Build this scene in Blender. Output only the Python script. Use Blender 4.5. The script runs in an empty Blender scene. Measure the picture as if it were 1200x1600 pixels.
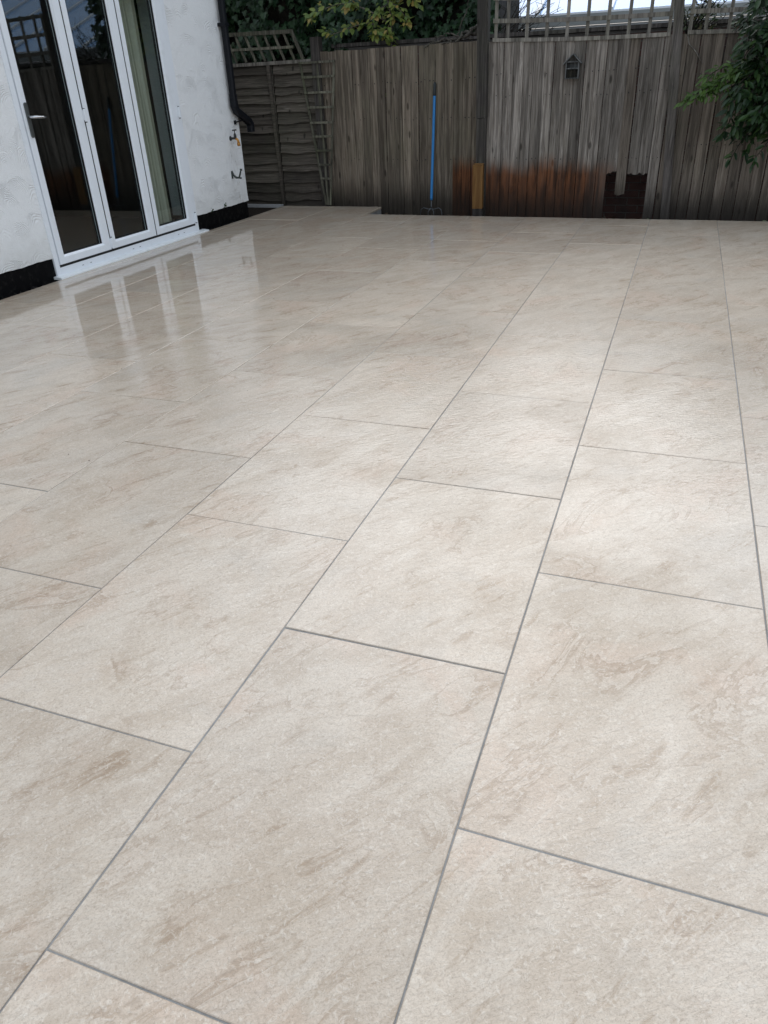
import bpy, math, random
import numpy as np
from mathutils import Vector, Matrix, Quaternion

random.seed(7)
rng = np.random.default_rng(7)
scene = bpy.context.scene
COL = scene.collection
R = math.radians

# ------------------------------------------------------------------ camera
CAM = (0.8331, -0.4564, 1.2531)
YAW, PITCH, ROLL, FPX = -0.373016, 0.526352, -0.045895, 1154.55
cd = bpy.data.cameras.new('camera')
cam = bpy.data.objects.new('camera', cd)
COL.objects.link(cam)
_f = Vector((math.sin(YAW) * math.cos(PITCH), math.cos(YAW) * math.cos(PITCH), -math.sin(PITCH)))
_r = Vector((math.cos(YAW), -math.sin(YAW), 0))
_u = _r.cross(_f)
_r2 = math.cos(ROLL) * _r + math.sin(ROLL) * _u
_u2 = -math.sin(ROLL) * _r + math.cos(ROLL) * _u
_m = Matrix((_r2, _u2, -_f)).transposed().to_4x4()
_m.translation = Vector(CAM)
cam.matrix_world = _m
cd.sensor_fit = 'VERTICAL'
cd.sensor_height = 36.0
cd.sensor_width = 27.0
cd.lens = FPX / 1600 * 36.0
cd.clip_start = 0.05
cd.clip_end = 600
scene.camera = cam

# ------------------------------------------------------------------ sky, sun, exposure (overcast)
SUN_EL, SUN_AZ = 37.0, -8.0          # azimuth from +y towards +x
w = bpy.data.worlds.new('World')
scene.world = w
w.use_nodes = True
nt = w.node_tree
nt.nodes.clear()
sky = nt.nodes.new('ShaderNodeTexSky')
sky.sky_type = 'NISHITA'
sky.sun_disc = False
sky.sun_elevation = R(SUN_EL)
sky.sun_rotation = R(SUN_AZ)
sky.air_density = 1.6
sky.dust_density = 2.5
sky.ozone_density = 1.5
hs = nt.nodes.new('ShaderNodeHueSaturation')
hs.inputs['Saturation'].default_value = 0.70
bg = nt.nodes.new('ShaderNodeBackground')
bg.inputs['Strength'].default_value = 0.11
wo = nt.nodes.new('ShaderNodeOutputWorld')
nt.links.new(sky.outputs[0], hs.inputs['Color'])
cloud = nt.nodes.new('ShaderNodeMix')           # even overcast layer over most of the clear sky
cloud.data_type = 'RGBA'
cloud.inputs['Factor'].default_value = 0.68
cloud.inputs[7].default_value = (6.60, 7.35, 8.40, 1.0)
nt.links.new(hs.outputs[0], cloud.inputs[6])
nt.links.new(cloud.outputs[2], bg.inputs['Color'])
nt.links.new(bg.outputs[0], wo.inputs['Surface'])

sl = bpy.data.lights.new('sun', 'SUN')
sl.energy = 0.5
sl.angle = R(58)
sl.color = (1.0, 0.99, 0.98)
sun = bpy.data.objects.new('sun', sl)
COL.objects.link(sun)
_d = Vector((math.sin(R(SUN_AZ)) * math.cos(R(SUN_EL)), math.cos(R(SUN_AZ)) * math.cos(R(SUN_EL)), math.sin(R(SUN_EL))))
sun.rotation_euler = (-_d).to_track_quat('-Z', 'Y').to_euler()
sun.location = (0, 14, 12)

vs = scene.view_settings
vs.view_transform = 'Standard'
vs.look = 'None'
vs.gamma = 1.0
vs.use_curve_mapping = False
vs.exposure = 0.55
scene.cycles.use_denoising = True
try:
    scene.cycles.denoiser = 'OPENIMAGEDENOISE'
except Exception:
    pass
scene.cycles.max_bounces = 8
scene.cycles.transparent_max_bounces = 12


# ------------------------------------------------------------------ material helpers
class Mat:
    def __init__(s, name):
        s.m = bpy.data.materials.new(name)
        s.m.use_nodes = True
        s.t = s.m.node_tree
        s.b = s.t.nodes['Principled BSDF']
        s.out = s.t.nodes['Material Output']

    def n(s, typ, **kw):
        nd = s.t.nodes.new('ShaderNode' + typ)
        for k, v in kw.items():
            if k in nd.inputs:
                s.set(nd.inputs[k], v)
            else:
                setattr(nd, k, v)
        return nd

    def set(s, sock, v):
        if isinstance(v, bpy.types.NodeSocket):
            s.t.links.new(v, sock)
        else:
            sock.default_value = v

    def p(s, **kw):
        for k, v in kw.items():
            s.set(s.b.inputs[k.replace('_', ' ')], v)
        return s

    def math(s, op, a, b=None, c=None, clamp=False):
        nd = s.t.nodes.new('ShaderNodeMath')
        nd.operation = op
        nd.use_clamp = clamp
        s.set(nd.inputs[0], a)
        if b is not None: s.set(nd.inputs[1], b)
        if c is not None: s.set(nd.inputs[2], c)
        return nd.outputs[0]

    def vmath(s, op, a, b=None):
        nd = s.t.nodes.new('ShaderNodeVectorMath')
        nd.operation = op
        s.set(nd.inputs[0], a)
        if b is not None: s.set(nd.inputs[1], b)
        return nd.outputs[0]

    def mix(s, fac, a, b, blend='MIX'):
        nd = s.t.nodes.new('ShaderNodeMix')
        nd.data_type = 'RGBA'
        nd.blend_type = blend
        s.set(nd.inputs['Factor'], fac)
        s.set(nd.inputs[6], a if isinstance(a, bpy.types.NodeSocket) else (*a, 1))
        s.set(nd.inputs[7], b if isinstance(b, bpy.types.NodeSocket) else (*b, 1))
        return nd.outputs[2]

    def noise(s, vec, scale, detail=3, rough=.55, dist=0.0):
        nd = s.t.nodes.new('ShaderNodeTexNoise')
        s.set(nd.inputs['Vector'], vec)
        nd.inputs['Scale'].default_value = scale
        nd.inputs['Detail'].default_value = detail
        nd.inputs['Roughness'].default_value = rough
        nd.inputs['Distortion'].default_value = dist
        return nd.outputs[0]

    def smooth(s, v, a, b, lo=0.0, hi=1.0):
        nd = s.t.nodes.new('ShaderNodeMapRange')
        nd.interpolation_type = 'SMOOTHSTEP'
        s.set(nd.inputs[0], v)
        nd.inputs[1].default_value = a
        nd.inputs[2].default_value = b
        nd.inputs[3].default_value = lo
        nd.inputs[4].default_value = hi
        return nd.outputs[0]

    def mapping(s, vec, scale=(1, 1, 1), rot=(0, 0, 0)):
        nd = s.t.nodes.new('ShaderNodeMapping')
        s.set(nd.inputs['Vector'], vec)
        nd.inputs['Scale'].default_value = scale
        nd.inputs['Rotation'].default_value = rot
        return nd.outputs[0]

    def obj(s):
        return s.t.nodes.new('ShaderNodeTexCoord').outputs['Object']

    def pos(s):
        return s.t.nodes.new('ShaderNodeNewGeometry').outputs['Position']

    def rand(s):
        return s.t.nodes.new('ShaderNodeObjectInfo').outputs['Random']

    def island(s):
        return s.t.nodes.new('ShaderNodeNewGeometry').outputs['Random Per Island']

    def bump(s, h, strength, dist=0.01, normal=None):
        nd = s.t.nodes.new('ShaderNodeBump')
        nd.inputs['Strength'].default_value = strength
        nd.inputs['Distance'].default_value = dist
        s.set(nd.inputs['Height'], h)
        if normal is not None: s.set(nd.inputs['Normal'], normal)
        return nd.outputs[0]

    def randvec(s, k=40.0):
        r = s.rand()
        nd = s.t.nodes.new('ShaderNodeCombineXYZ')
        s.set(nd.inputs[0], s.math('MULTIPLY', r, k))
        s.set(nd.inputs[1], s.math('MULTIPLY', r, k * 2.3))
        s.set(nd.inputs[2], s.math('MULTIPLY', r, k * 0.7))
        return nd.outputs[0]

    def sep(s, v):
        nd = s.t.nodes.new('ShaderNodeSeparateXYZ')
        s.set(nd.inputs[0], v)
        return nd.outputs


def simple(name, col, rough=.5, var=.12, scale=25, bump=0.0, metal=0.0, spec=.5):
    m = Mat(name)
    v = m.noise(m.obj(), scale, 4, .6)
    c = m.mix(v, tuple(max(0, x * (1 - 2 * var)) for x in col), tuple(x * (1 + 2 * var) for x in col))
    m.p(Base_Color=c, Roughness=rough, Metallic=metal, Specular_IOR_Level=spec)
    if bump:
        m.p(Normal=m.bump(v, bump, .01))
    return m.m


MT = {}


def make_materials():
    # --- wet riven porcelain paving
    m = Mat('paver_porcelain')
    o = m.vmath('ADD', m.obj(), m.randvec(37))
    ro = m.mapping(o, rot=(0, 0, R(-57)))
    st = m.mapping(ro, scale=(1, 2.3, 1))                # streaks run at 57 degrees
    cloud = m.noise(st, 2.4, 7, .66, 1.0)
    vein = m.noise(st, 2.3, 7, .60, .9)
    blotch = m.noise(o, 2.6, 3, .6, .6)
    fine = m.noise(m.mapping(ro, scale=(1, 1.5, 1)), 170, 3, .75, .6)
    worm = m.noise(o, 78, 4, .72, 1.3)
    c = m.mix(m.smooth(cloud, .36, .64), (.515, .455, .390), (.615, .570, .515))
    c = m.mix(m.smooth(blotch, .50, .70, 0, .50), c, (.58, .455, .375))
    c = m.mix(m.smooth(blotch, .26, .46, .45, 0), c, (.47, .455, .43))
    # veins: a crisp brown line with pale scaling on its other side
    band = m.smooth(blotch, .44, .58, .08, 1)
    c = m.mix(m.math('MULTIPLY', m.smooth(vein, .460, .498, 0, .50), m.math('MULTIPLY', m.smooth(vein, .500, .506, 1, 0), band)), c, (.315, .235, .165))
    c = m.mix(m.math('MULTIPLY', m.smooth(vein, .502, .512, 0, .28), m.math('MULTIPLY', m.smooth(vein, .512, .54, 1, 0), band)), c, (.66, .635, .60))
    c = m.mix(m.smooth(vein, .60, .70, 0, .45), c, (.635, .61, .58))
    c = m.mix(m.smooth(vein, .30, .40, .35, 0), c, (.40, .315, .245))
    dash = m.noise(m.mapping(ro, scale=(5, 21, 1)), 1.0, 6, .68, .7)
    c = m.mix(m.math('MULTIPLY', m.smooth(dash, .55, .66, 0, .72), m.smooth(cloud, .36, .62, 1, .3)), c, (.315, .23, .15))
    c = m.mix(m.smooth(dash, .30, .42, .50, 0), c, (.69, .66, .62))
    # fine worm-like flecks
    c = m.mix(m.smooth(worm, .52, .66, 0, .55), c, (.72, .705, .675))
    c = m.mix(m.smooth(worm, .32, .46, .32, 0), c, (.33, .275, .23))
    c = m.mix(m.smooth(fine, .34, .52, .50, 0), c, (.34, .285, .235))
    tint = m.math('MULTIPLY_ADD', m.rand(), .10, .885)
    c = m.mix(1.0, c, m.n('CombineColor', Red=m.math('MULTIPLY', tint, 1.085), Green=m.math('MULTIPLY', tint, .99), Blue=m.math('MULTIPLY', tint, .868)).outputs[0], 'MULTIPLY')
    P = m.sep(m.pos())
    # standing film of water: toward the house wall, and in broken patches elsewhere
    wn = m.noise(m.pos(), 1.25, 4, .62, .3)
    film = m.math('MULTIPLY_ADD', P[0], -.30, -.16)
    film = m.math('ADD', film, m.math('MULTIPLY_ADD', wn, .9, -.35))
    film = m.math('ADD', film, m.math('MULTIPLY_ADD', P[1], .13, -.38))
    film = m.smooth(film, .0, .75)
    puddle = m.math('MULTIPLY', m.smooth(wn, .33, .55), m.smooth(m.math('MULTIPLY_ADD', wn, 1.2, P[1]), 4.0, 5.0, 1, .0))
    patch = m.math('MAXIMUM', m.math('MULTIPLY', film, .85), puddle)
    rip = m.noise(m.mapping(m.mapping(o, rot=(0, 0, R(-35))), scale=(1, 2.4, 1)), 30, 4, .62, .4)
    relief = m.math('ADD', m.math('MULTIPLY', rip, .9), m.math('MULTIPLY', worm, .45))
    nb = m.bump(relief, .58, .006)
    geo = m.t.nodes.new('ShaderNodeNewGeometry')
    nc = m.n('Mix', data_type='VECTOR')
    m.set(nc.inputs['Factor'], m.math('MULTIPLY_ADD', film, -.47, .50))
    m.set(nc.inputs[4], geo.outputs['Normal'])
    m.set(nc.inputs[5], nb)
    m.p(Base_Color=c, Roughness=.45, Specular_IOR_Level=.38, Normal=nb)
    m.p(Coat_Weight=m.math('MULTIPLY_ADD', patch, .66, .34), Coat_IOR=1.6,
        Coat_Roughness=m.math('MULTIPLY_ADD', m.math('MAXIMUM', film, m.math('MULTIPLY', puddle, .6)), -.105, .125), Coat_Normal=m.vmath('NORMALIZE', nc.outputs[1]))
    MT['paver'] = m.m

    # --- joint mortar
    m = Mat('grey_joint_mortar')
    v = m.noise(m.obj(), 260, 3, .7)
    v2 = m.noise(m.obj(), 9, 3, .6)
    c = m.mix(v, (.21, .205, .195), (.40, .395, .38))
    c = m.mix(m.smooth(v2, .4, .7, 0, .55), c, (.17, .165, .155))
    m.p(Base_Color=c, Roughness=.7, Normal=m.bump(v, .5, .003))
    MT['joint'] = m.m

    # --- white combed render: overlapping fans of concentric arcs
    m = Mat('white_combed_render')
    o = m.obj()
    warp = m.t.nodes.new('ShaderNodeTexNoise')
    m.set(warp.inputs['Vector'], o)
    warp.inputs['Scale'].default_value = 7
    warp.inputs['Detail'].default_value = 3
    wv = m.vmath('MULTIPLY', m.vmath('SUBTRACT', warp.outputs['Color'], (.5, .5, .5)), (.10, .10, .10))
    flat = m.vmath('MULTIPLY', m.vmath('ADD', o, wv), (0.0, 1.0, 1.0))
    vo = m.t.nodes.new('ShaderNodeTexVoronoi')
    vo.feature = 'F1'
    m.set(vo.inputs['Vector'], flat)
    vo.inputs['Scale'].default_value = 4.6
    arcs = m.math('SINE', m.math('MULTIPLY', vo.outputs['Distance'], 112.0))
    amp = m.smooth(m.noise(o, 5.0, 3, .6), .34, .68, .30, 1.0)
    fan_z = m.sep(m.vmath('SUBTRACT', flat, vo.outputs['Position']))[2]
    amp = m.math('MULTIPLY', amp, m.smooth(fan_z, -.03, .05, .25, 1.0))
    grit = m.noise(o, 120, 4, .7)
    lump = m.noise(o, 16, 4, .6)
    h = m.math('ADD', m.math('MULTIPLY', m.math('MULTIPLY', arcs, amp), .42), m.math('MULTIPLY', grit, .8))
    h = m.math('ADD', h, m.math('MULTIPLY', lump, 1.1))
    P = m.sep(m.pos())
    dirt = m.math('MULTIPLY', m.smooth(m.noise(o, 4.0, 5, .7), .55, .85), .15)
    splash = m.math('MULTIPLY', m.smooth(m.math('ADD', P[2], m.math('MULTIPLY', m.noise(o, 9, 4, .7), .35)), .30, .62, 1, 0), .30)
    c = m.mix(dirt, (.86, .865, .86), (.64, .63, .58))
    c = m.mix(splash, c, (.42, .41, .36))
    # rusty drips below the tap
    drip = m.math('MULTIPLY', m.smooth(m.math('ABSOLUTE', m.math('SUBTRACT', P[1], 7.26)), .03, .12, 1, 0),
                  m.smooth(P[2], .78, .84, 1, 0))
    drip = m.math('MULTIPLY', drip, m.smooth(m.noise(m.mapping(o, scale=(1, 14, 5)), 3, 4, .7), .50, .72))
    c = m.mix(m.math('MULTIPLY', drip, .6), c, (.28, .24, .17))
    m.p(Base_Color=c, Roughness=.62, Normal=m.bump(h, .75, .009))
    MT['render'] = m.m

    # --- black painted plinth
    m = Mat('black_bitumen_paint')
    v = m.noise(m.obj(), 22, 5, .7)
    c = m.mix(m.smooth(v, .5, .75), (.003, .003, .0035), (.022, .021, .019))
    m.p(Base_Color=c, Roughness=.6, Normal=m.bump(v, .5, .01), Specular_IOR_Level=.08)
    MT['plinth'] = m.m

    # --- white uPVC
    m = Mat('white_upvc')
    v = m.noise(m.obj(), 6, 4, .7)
    c = m.mix(m.smooth(v, .5, .8, 0, .5), (.80, .83, .865), (.66, .68, .69))
    m.p(Base_Color=c, Roughness=.28)
    MT['upvc'] = m.m
    m = Mat('sill_upvc')
    v = m.noise(m.obj(), 9, 5, .7)
    c = m.mix(m.smooth(v, .5, .75, 0, .6), (.78, .80, .80), (.58, .59, .55))
    m.p(Base_Color=c, Roughness=.32)
    MT['sill'] = m.m
    MT['rubber'] = simple('black_rubber_gasket', (.008, .008, .009), .5)
    MT['chrome'] = simple('brushed_chrome', (.62, .63, .65), .18, .03, 40, 0, 1.0)
    MT['plate'] = simple('grey_lockplate', (.16, .17, .165), .3, .06, 30, 0, .8)

    # --- door glass
    m = Mat('door_glass')
    lw = m.n('LayerWeight', Blend=.5)
    fr = m.math('MULTIPLY_ADD', m.math('POWER', lw.outputs['Facing'], 5.0), .90, .06)
    gl = m.n('BsdfGlossy', Roughness=0.0, Color=(1, 1, 1, 1))
    tr = m.n('BsdfTransparent', Color=(.86, .91, .90, 1))
    mx = m.t.nodes.new('ShaderNodeMixShader')
    m.set(mx.inputs[0], fr)
    m.set(mx.inputs[1], tr.outputs[0])
    m.set(mx.inputs[2], gl.outputs[0])
    m.set(m.out.inputs['Surface'], mx.outputs[0])
    MT['glass'] = m.m

    # --- timbers
    def wood(name, dark, mid, light, moss=0.0, stain=None, damp=0.0, rough=.8, zscale=1.6, along='z'):
        m = Mat(name)
        o = m.vmath('ADD', m.obj(), m.randvec(23))
        g = m.noise(m.mapping(o, scale=(75, 75, zscale * 1.8) if along == 'z' else (zscale * 1.8, 75, 75)), 1.0, 5, .68, .9)
        g2 = m.noise(m.mapping(o, scale=(16, 16, 2.2) if along == 'z' else (2.2, 16, 16)), 1.0, 5, .65, 1.0)
        c = m.mix(m.smooth(g, .30, .72), dark, light)
        c = m.mix(m.smooth(g2, .35, .70, 0, .7), c, mid)
        # knots
        kn = m.t.nodes.new('ShaderNodeTexVoronoi')
        m.set(kn.inputs['Vector'], m.mapping(o, scale=(9, 9, 3.2)))
        kn.inputs['Scale'].default_value = 1.0
        c = m.mix(m.smooth(kn.outputs['Distance'], .07, .16, .8, 0), c, tuple(x * .35 for x in dark))
        tint = m.math('MULTIPLY_ADD', m.rand(), .75, .62)
        c = m.mix(1.0, c, m.n('CombineColor', Red=tint, Green=tint, Blue=tint).outputs[0], 'MULTIPLY')
        P = m.sep(m.pos())
        pn = m.noise(m.pos(), 2.2, 4, .6)
        if moss:
            c = m.mix(m.math('MULTIPLY', m.smooth(pn, .42, .66), moss), c, (.10, .115, .055))
        streak = m.noise(m.mapping(m.pos(), scale=(26, 26, 1.2)), 1.0, 4, .65)
        if along == 'z' and zscale < 2:
            c = m.mix(m.smooth(streak, .38, .58, .60, 0), c, tuple(q * .45 for q in dark))
        if stain:
            x0, x1, z1, col = stain
            e = m.math('SUBTRACT', P[2], m.math('MULTIPLY', m.math('MULTIPLY_ADD', pn, .5, m.math('MULTIPLY_ADD', streak, .16, -.33)), .50))
            k = m.smooth(e, z1 - .13, z1 + .09, 1, 0)
            k = m.math('MULTIPLY', k, m.smooth(P[0], x0 - .01, x0 + .01))
            k = m.math('MULTIPLY', k, m.smooth(m.math('ADD', P[0], m.math('MULTIPLY', pn, .3)), x1 - .05, x1 + .50, 1, 0))
            sc = m.mix(m.smooth(m.math('MULTIPLY_ADD', g2, .5, m.math('MULTIPLY', streak, .5)), .38, .62), tuple(q * .20 for q in col), col)
            c = m.mix(m.math('MULTIPLY', k, .93), c, sc)
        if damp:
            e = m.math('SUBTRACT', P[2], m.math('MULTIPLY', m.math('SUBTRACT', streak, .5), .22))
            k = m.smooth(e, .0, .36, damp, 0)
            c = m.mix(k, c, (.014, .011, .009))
        m.p(Base_Color=c, Roughness=rough, Specular_IOR_Level=.22, Normal=m.bump(g, .55, .004))
        return m.m

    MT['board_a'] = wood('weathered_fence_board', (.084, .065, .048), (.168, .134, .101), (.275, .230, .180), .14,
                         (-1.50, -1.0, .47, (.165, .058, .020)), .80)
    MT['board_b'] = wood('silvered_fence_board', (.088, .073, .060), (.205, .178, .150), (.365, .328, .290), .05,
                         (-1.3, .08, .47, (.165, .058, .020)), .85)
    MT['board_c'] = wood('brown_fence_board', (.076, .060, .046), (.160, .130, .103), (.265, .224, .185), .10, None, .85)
    MT['hanging'] = wood('torn_board_wood', (.10, .065, .035), (.20, .135, .075), (.26, .18, .10), 0)
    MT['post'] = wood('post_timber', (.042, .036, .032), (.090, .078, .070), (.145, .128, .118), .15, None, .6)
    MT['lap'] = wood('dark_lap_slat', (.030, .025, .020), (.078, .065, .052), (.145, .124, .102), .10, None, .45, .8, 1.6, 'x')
    MT['trellis'] = wood('trellis_lath', (.095, .085, .072), (.21, .19, .165), (.31, .285, .25), .2)
    MT['old_trellis'] = wood('green_trellis_lath', (.070, .066, .048), (.15, .14, .105), (.22, .21, .165), .4)
    MT['new_timber'] = wood('new_timber', (.20, .092, .026), (.30, .15, .045), (.38, .21, .07), 0, None, 0, .6)
    MT['grey_box'] = wood('grey_box_wood', (.065, .068, .068), (.115, .118, .117), (.165, .168, .165), .1)
    MT['stem'] = wood('vine_bark', (.05, .042, .033), (.115, .10, .08), (.20, .18, .15), .1)
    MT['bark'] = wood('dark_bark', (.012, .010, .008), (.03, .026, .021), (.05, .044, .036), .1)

    MT['nail'] = simple('dark_nail', (.012, .011, .011), .7)
    MT['blue'] = simple('blue_handle_paint', (.008, .155, .40), .4, .08, 20)
    MT['grip'] = simple('black_grip', (.010, .014, .014), .6)
    MT['steel'] = simple('dark_steel_wire', (.09, .095, .10), .4, .1, 30, 0, .7)
    MT['pipe'] = simple('black_plastic_pipe', (.006, .007, .010), .42, .1, 8, 0, 0, .22)
    MT['brass'] = simple('old_brass', (.50, .24, .06), .38, .2, 60, 0, .8)
    MT['tapgreen'] = simple('tarnished_tap', (.055, .06, .058), .5, .2, 60, 0, .6)
    MT['hook'] = simple('green_hook_paint', (.030, .040, .034), .5, .2, 40)
    MT['soil'] = simple('dark_soil', (.020, .015, .011), .95, .3, 30, .8, 0, .1)
    MT['stone'] = simple('dark_gravel', (.014, .0135, .013), .8, .3, 60, 0, 0, .15)
    MT['concrete'] = simple('pale_concrete', (.33, .33, .33), .8, .12, 20, .2)
    MT['grit'] = simple('dark_grit', (.04, .035, .03), .8)
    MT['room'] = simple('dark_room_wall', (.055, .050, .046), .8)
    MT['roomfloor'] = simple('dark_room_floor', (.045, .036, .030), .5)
    m = Mat('curtain_cloth')
    o = m.obj()
    c = m.mix(m.noise(m.mapping(o, scale=(1, 60, 2)), 1, 3, .6), (.42, .38, .30), (.60, .55, .45))
    m.p(Base_Color=c, Roughness=.85)
    MT['curtain'] = m.m

    # bricks
    m = Mat('dark_red_brick')
    o = m.vmath('ADD', m.obj(), m.randvec(11))
    c = m.mix(m.noise(o, 14, 4, .7), (.045, .021, .017), (.105, .048, .037))
    c = m.mix(m.smooth(m.noise(m.pos(), 3, 3, .6), .52, .7, 0, .6), c, (.030, .026, .024))
    m.p(Base_Color=c, Roughness=.9, Normal=m.bump(m.noise(o, 90, 3, .6), .4, .004))
    MT['brick'] = m.m
    MT['mortar'] = simple('old_mortar', (.11, .10, .09), .95, .2, 50)

    # leaves
    def leaf(name, a, b, rough=.42, trans=.12, third=None):
        m = Mat(name)
        r = m.island()
        c = m.mix(r, a, b)
        if third:
            c = m.mix(m.smooth(m.math('FRACT', m.math('MULTIPLY', r, 17.3)), .80, .95), c, third)
        m.p(Base_Color=c, Roughness=rough, Specular_IOR_Level=.35)
        m.p(Transmission_Weight=0.0, Subsurface_Weight=0.0)
        tl = m.n('BsdfTranslucent')
        m.set(tl.inputs['Color'], c)
        mx = m.t.nodes.new('ShaderNodeMixShader')
        mx.inputs[0].default_value = trans
        m.set(mx.inputs[1], m.b.outputs[0])
        m.set(mx.inputs[2], tl.outputs[0])
        m.set(m.out.inputs['Surface'], mx.outputs[0])
        return m.m

    MT['ivy'] = leaf('ivy_leaf', (.012, .034, .014), (.034, .072, .030), .40, .10, (.05, .09, .045))
    MT['yellow_leaf'] = leaf('yellow_green_leaf', (.075, .135, .030), (.21, .25, .05), .45, .25, (.30, .22, .06))
    MT['laurel'] = leaf('evergreen_leaf', (.010, .027, .010), (.028, .058, .018), .38, .10, (.045, .085, .022))
    MT['fresh'] = leaf('fresh_leaf', (.045, .095, .018), (.09, .155, .032), .45, .25)
    MT['climber'] = leaf('climber_leaf', (.030, .055, .020), (.085, .11, .045), .5, .2, (.15, .12, .06))
    MT['litter'] = leaf('dead_leaf', (.030, .020, .012), (.085, .06, .038), .8, .05)
    MT['weed'] = leaf('weed_leaf', (.05, .08, .035), (.16, .19, .11), .6, .15)

    # conservatory
    MT['cons_white'] = simple('white_glazing_bar', (.74, .76, .78), .35, .05, 8)
    MT['cons_grey'] = simple('grey_gutter', (.27, .28, .27), .5, .1, 8)
    m = Mat('blue_roof_glass')
    m.p(Base_Color=(.36, .58, .92, 1), Roughness=.10, Specular_IOR_Level=.4)
    MT['cons_glass'] = m.m
    MT['cons_wall'] = simple('dark_conservatory_wall', (.035, .034, .034), .6)


make_materials()


# ------------------------------------------------------------------ geometry helpers
class MB:
    def __init__(s):
        s.v, s.f = [], []

    def add(s, vs, fs):
        b = len(s.v)
        s.v += [tuple(v) for v in vs]
        s.f += [tuple(i + b for i in f) for f in fs]
        return s

    def box(s, c, d, rot=None):
        x, y, z = d[0] / 2, d[1] / 2, d[2] / 2
        P = [(-x, -y, -z), (x, -y, -z), (x, y, -z), (-x, y, -z), (-x, -y, z), (x, -y, z), (x, y, z), (-x, y, z)]
        if rot is not None:
            P = [rot @ Vector(q) for q in P]
        P = [(q[0] + c[0], q[1] + c[1], q[2] + c[2]) for q in P]
        return s.add(P, [(0, 3, 2, 1), (4, 5, 6, 7), (0, 1, 5, 4), (1, 2, 6, 5), (2, 3, 7, 6), (3, 0, 4, 7)])

    def span(s, a, b):
        return s.box([(a[i] + b[i]) / 2 for i in range(3)], [abs(b[i] - a[i]) for i in range(3)])

    def bar(s, a, b, wd, th, up=(0, 1, 0)):
        """rectangular bar from a to b; wd across, th along 'up'"""
        a, b, up = Vector(a), Vector(b), Vector(up)
        z = (b - a).normalized()
        x = up.cross(z).normalized()
        y = z.cross(x)
        rot = Matrix((x, y, z)).transposed()
        return s.box((a + b) / 2, (wd, th, (b - a).length), rot)

    def tube(s, pts, rad, n=8, cap=True):
        pts = [Vector(q) for q in pts]
        if not hasattr(rad, '__len__'):
            rad = [rad] * len(pts)
        rings = []
        ref = Vector((0.31, 0.22, 0.92)).normalized()
        for i, q in enumerate(pts):
            t = (pts[min(i + 1, len(pts) - 1)] - pts[max(i - 1, 0)]).normalized()
            if abs(t.dot(ref)) > .97:
                ref = Vector((1, 0, 0))
            x = (ref - t * ref.dot(t)).normalized()
            y = t.cross(x)
            ref = x
            rings.append([q + (x * math.cos(k * 2 * math.pi / n) + y * math.sin(k * 2 * math.pi / n)) * rad[i] for k in range(n)])
        vs = [v for r_ in rings for v in r_]
        fs = []
        for i in range(len(pts) - 1):
            for k in range(n):
                fs.append((i * n + k, i * n + (k + 1) % n, (i + 1) * n + (k + 1) % n, (i + 1) * n + k))
        if cap:
            fs.append(tuple(range(n))[::-1])
            fs.append(tuple((len(pts) - 1) * n + k for k in range(n)))
        return s.add(vs, fs)

    def prism(s, poly, axis_fn, t0, t1):
        n = len(poly)
        vs = [axis_fn(q, t0) for q in poly] + [axis_fn(q, t1) for q in poly]
        fs = [tuple(range(n))[::-1], tuple(range(n, 2 * n))] + [(i, (i + 1) % n, n + (i + 1) % n, n + i) for i in range(n)]
        return s.add(vs, fs)

    def mesh(s, name, off=(0, 0, 0), smooth=False):
        me = bpy.data.meshes.new(name)
        me.from_pydata([(v[0] - off[0], v[1] - off[1], v[2] - off[2]) for v in s.v], [], s.f)
        me.update()
        if smooth:
            me.polygons.foreach_set('use_smooth', [True] * len(me.polygons))
        return me


def wloc(o):
    v = Vector((0, 0, 0))
    while o is not None:
        v += o.location
        o = o.parent
    return v


def link(name, me, mat, parent=None, loc=(0, 0, 0)):
    o = bpy.data.objects.new(name, me)
    COL.objects.link(o)
    if me is not None and mat is not None and not me.materials:
        me.materials.append(mat if not isinstance(mat, str) else MT[mat])
    o.parent = parent
    o.location = loc
    return o


def build(mb, name, mat, parent=None, base=None, smooth=False):
    """link mb as one mesh object; verts are in world space"""
    if parent is not None:
        off = wloc(parent)
        return link(name, mb.mesh(name, off, smooth), mat, parent)
    base = base or (0, 0, 0)
    return link(name, mb.mesh(name, base, smooth), mat, None, base)


def thing(name, loc, label, cat, group=None):
    o = bpy.data.objects.new(name, None)
    COL.objects.link(o)
    o.empty_display_size = .1
    o.location = loc
    return tag(o, label, cat, group)


def tag(o, label=None, cat=None, group=None, kind=None):
    if label: o['label'] = label
    if cat: o['category'] = cat
    if group: o['group'] = group
    if kind: o['kind'] = kind
    return o


IVY = [(0, 0), (.36, -.06), (.52, .24), (.27, .36), (.33, .62), (.10, .66), (0, 1)]
LANCE = [(0, 0), (.13, .16), (.19, .45), (.12, .78), (0, 1)]
OVAL = [(0, 0), (.22, .15), (.32, .45), (.18, .80), (0, 1)]


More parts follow.
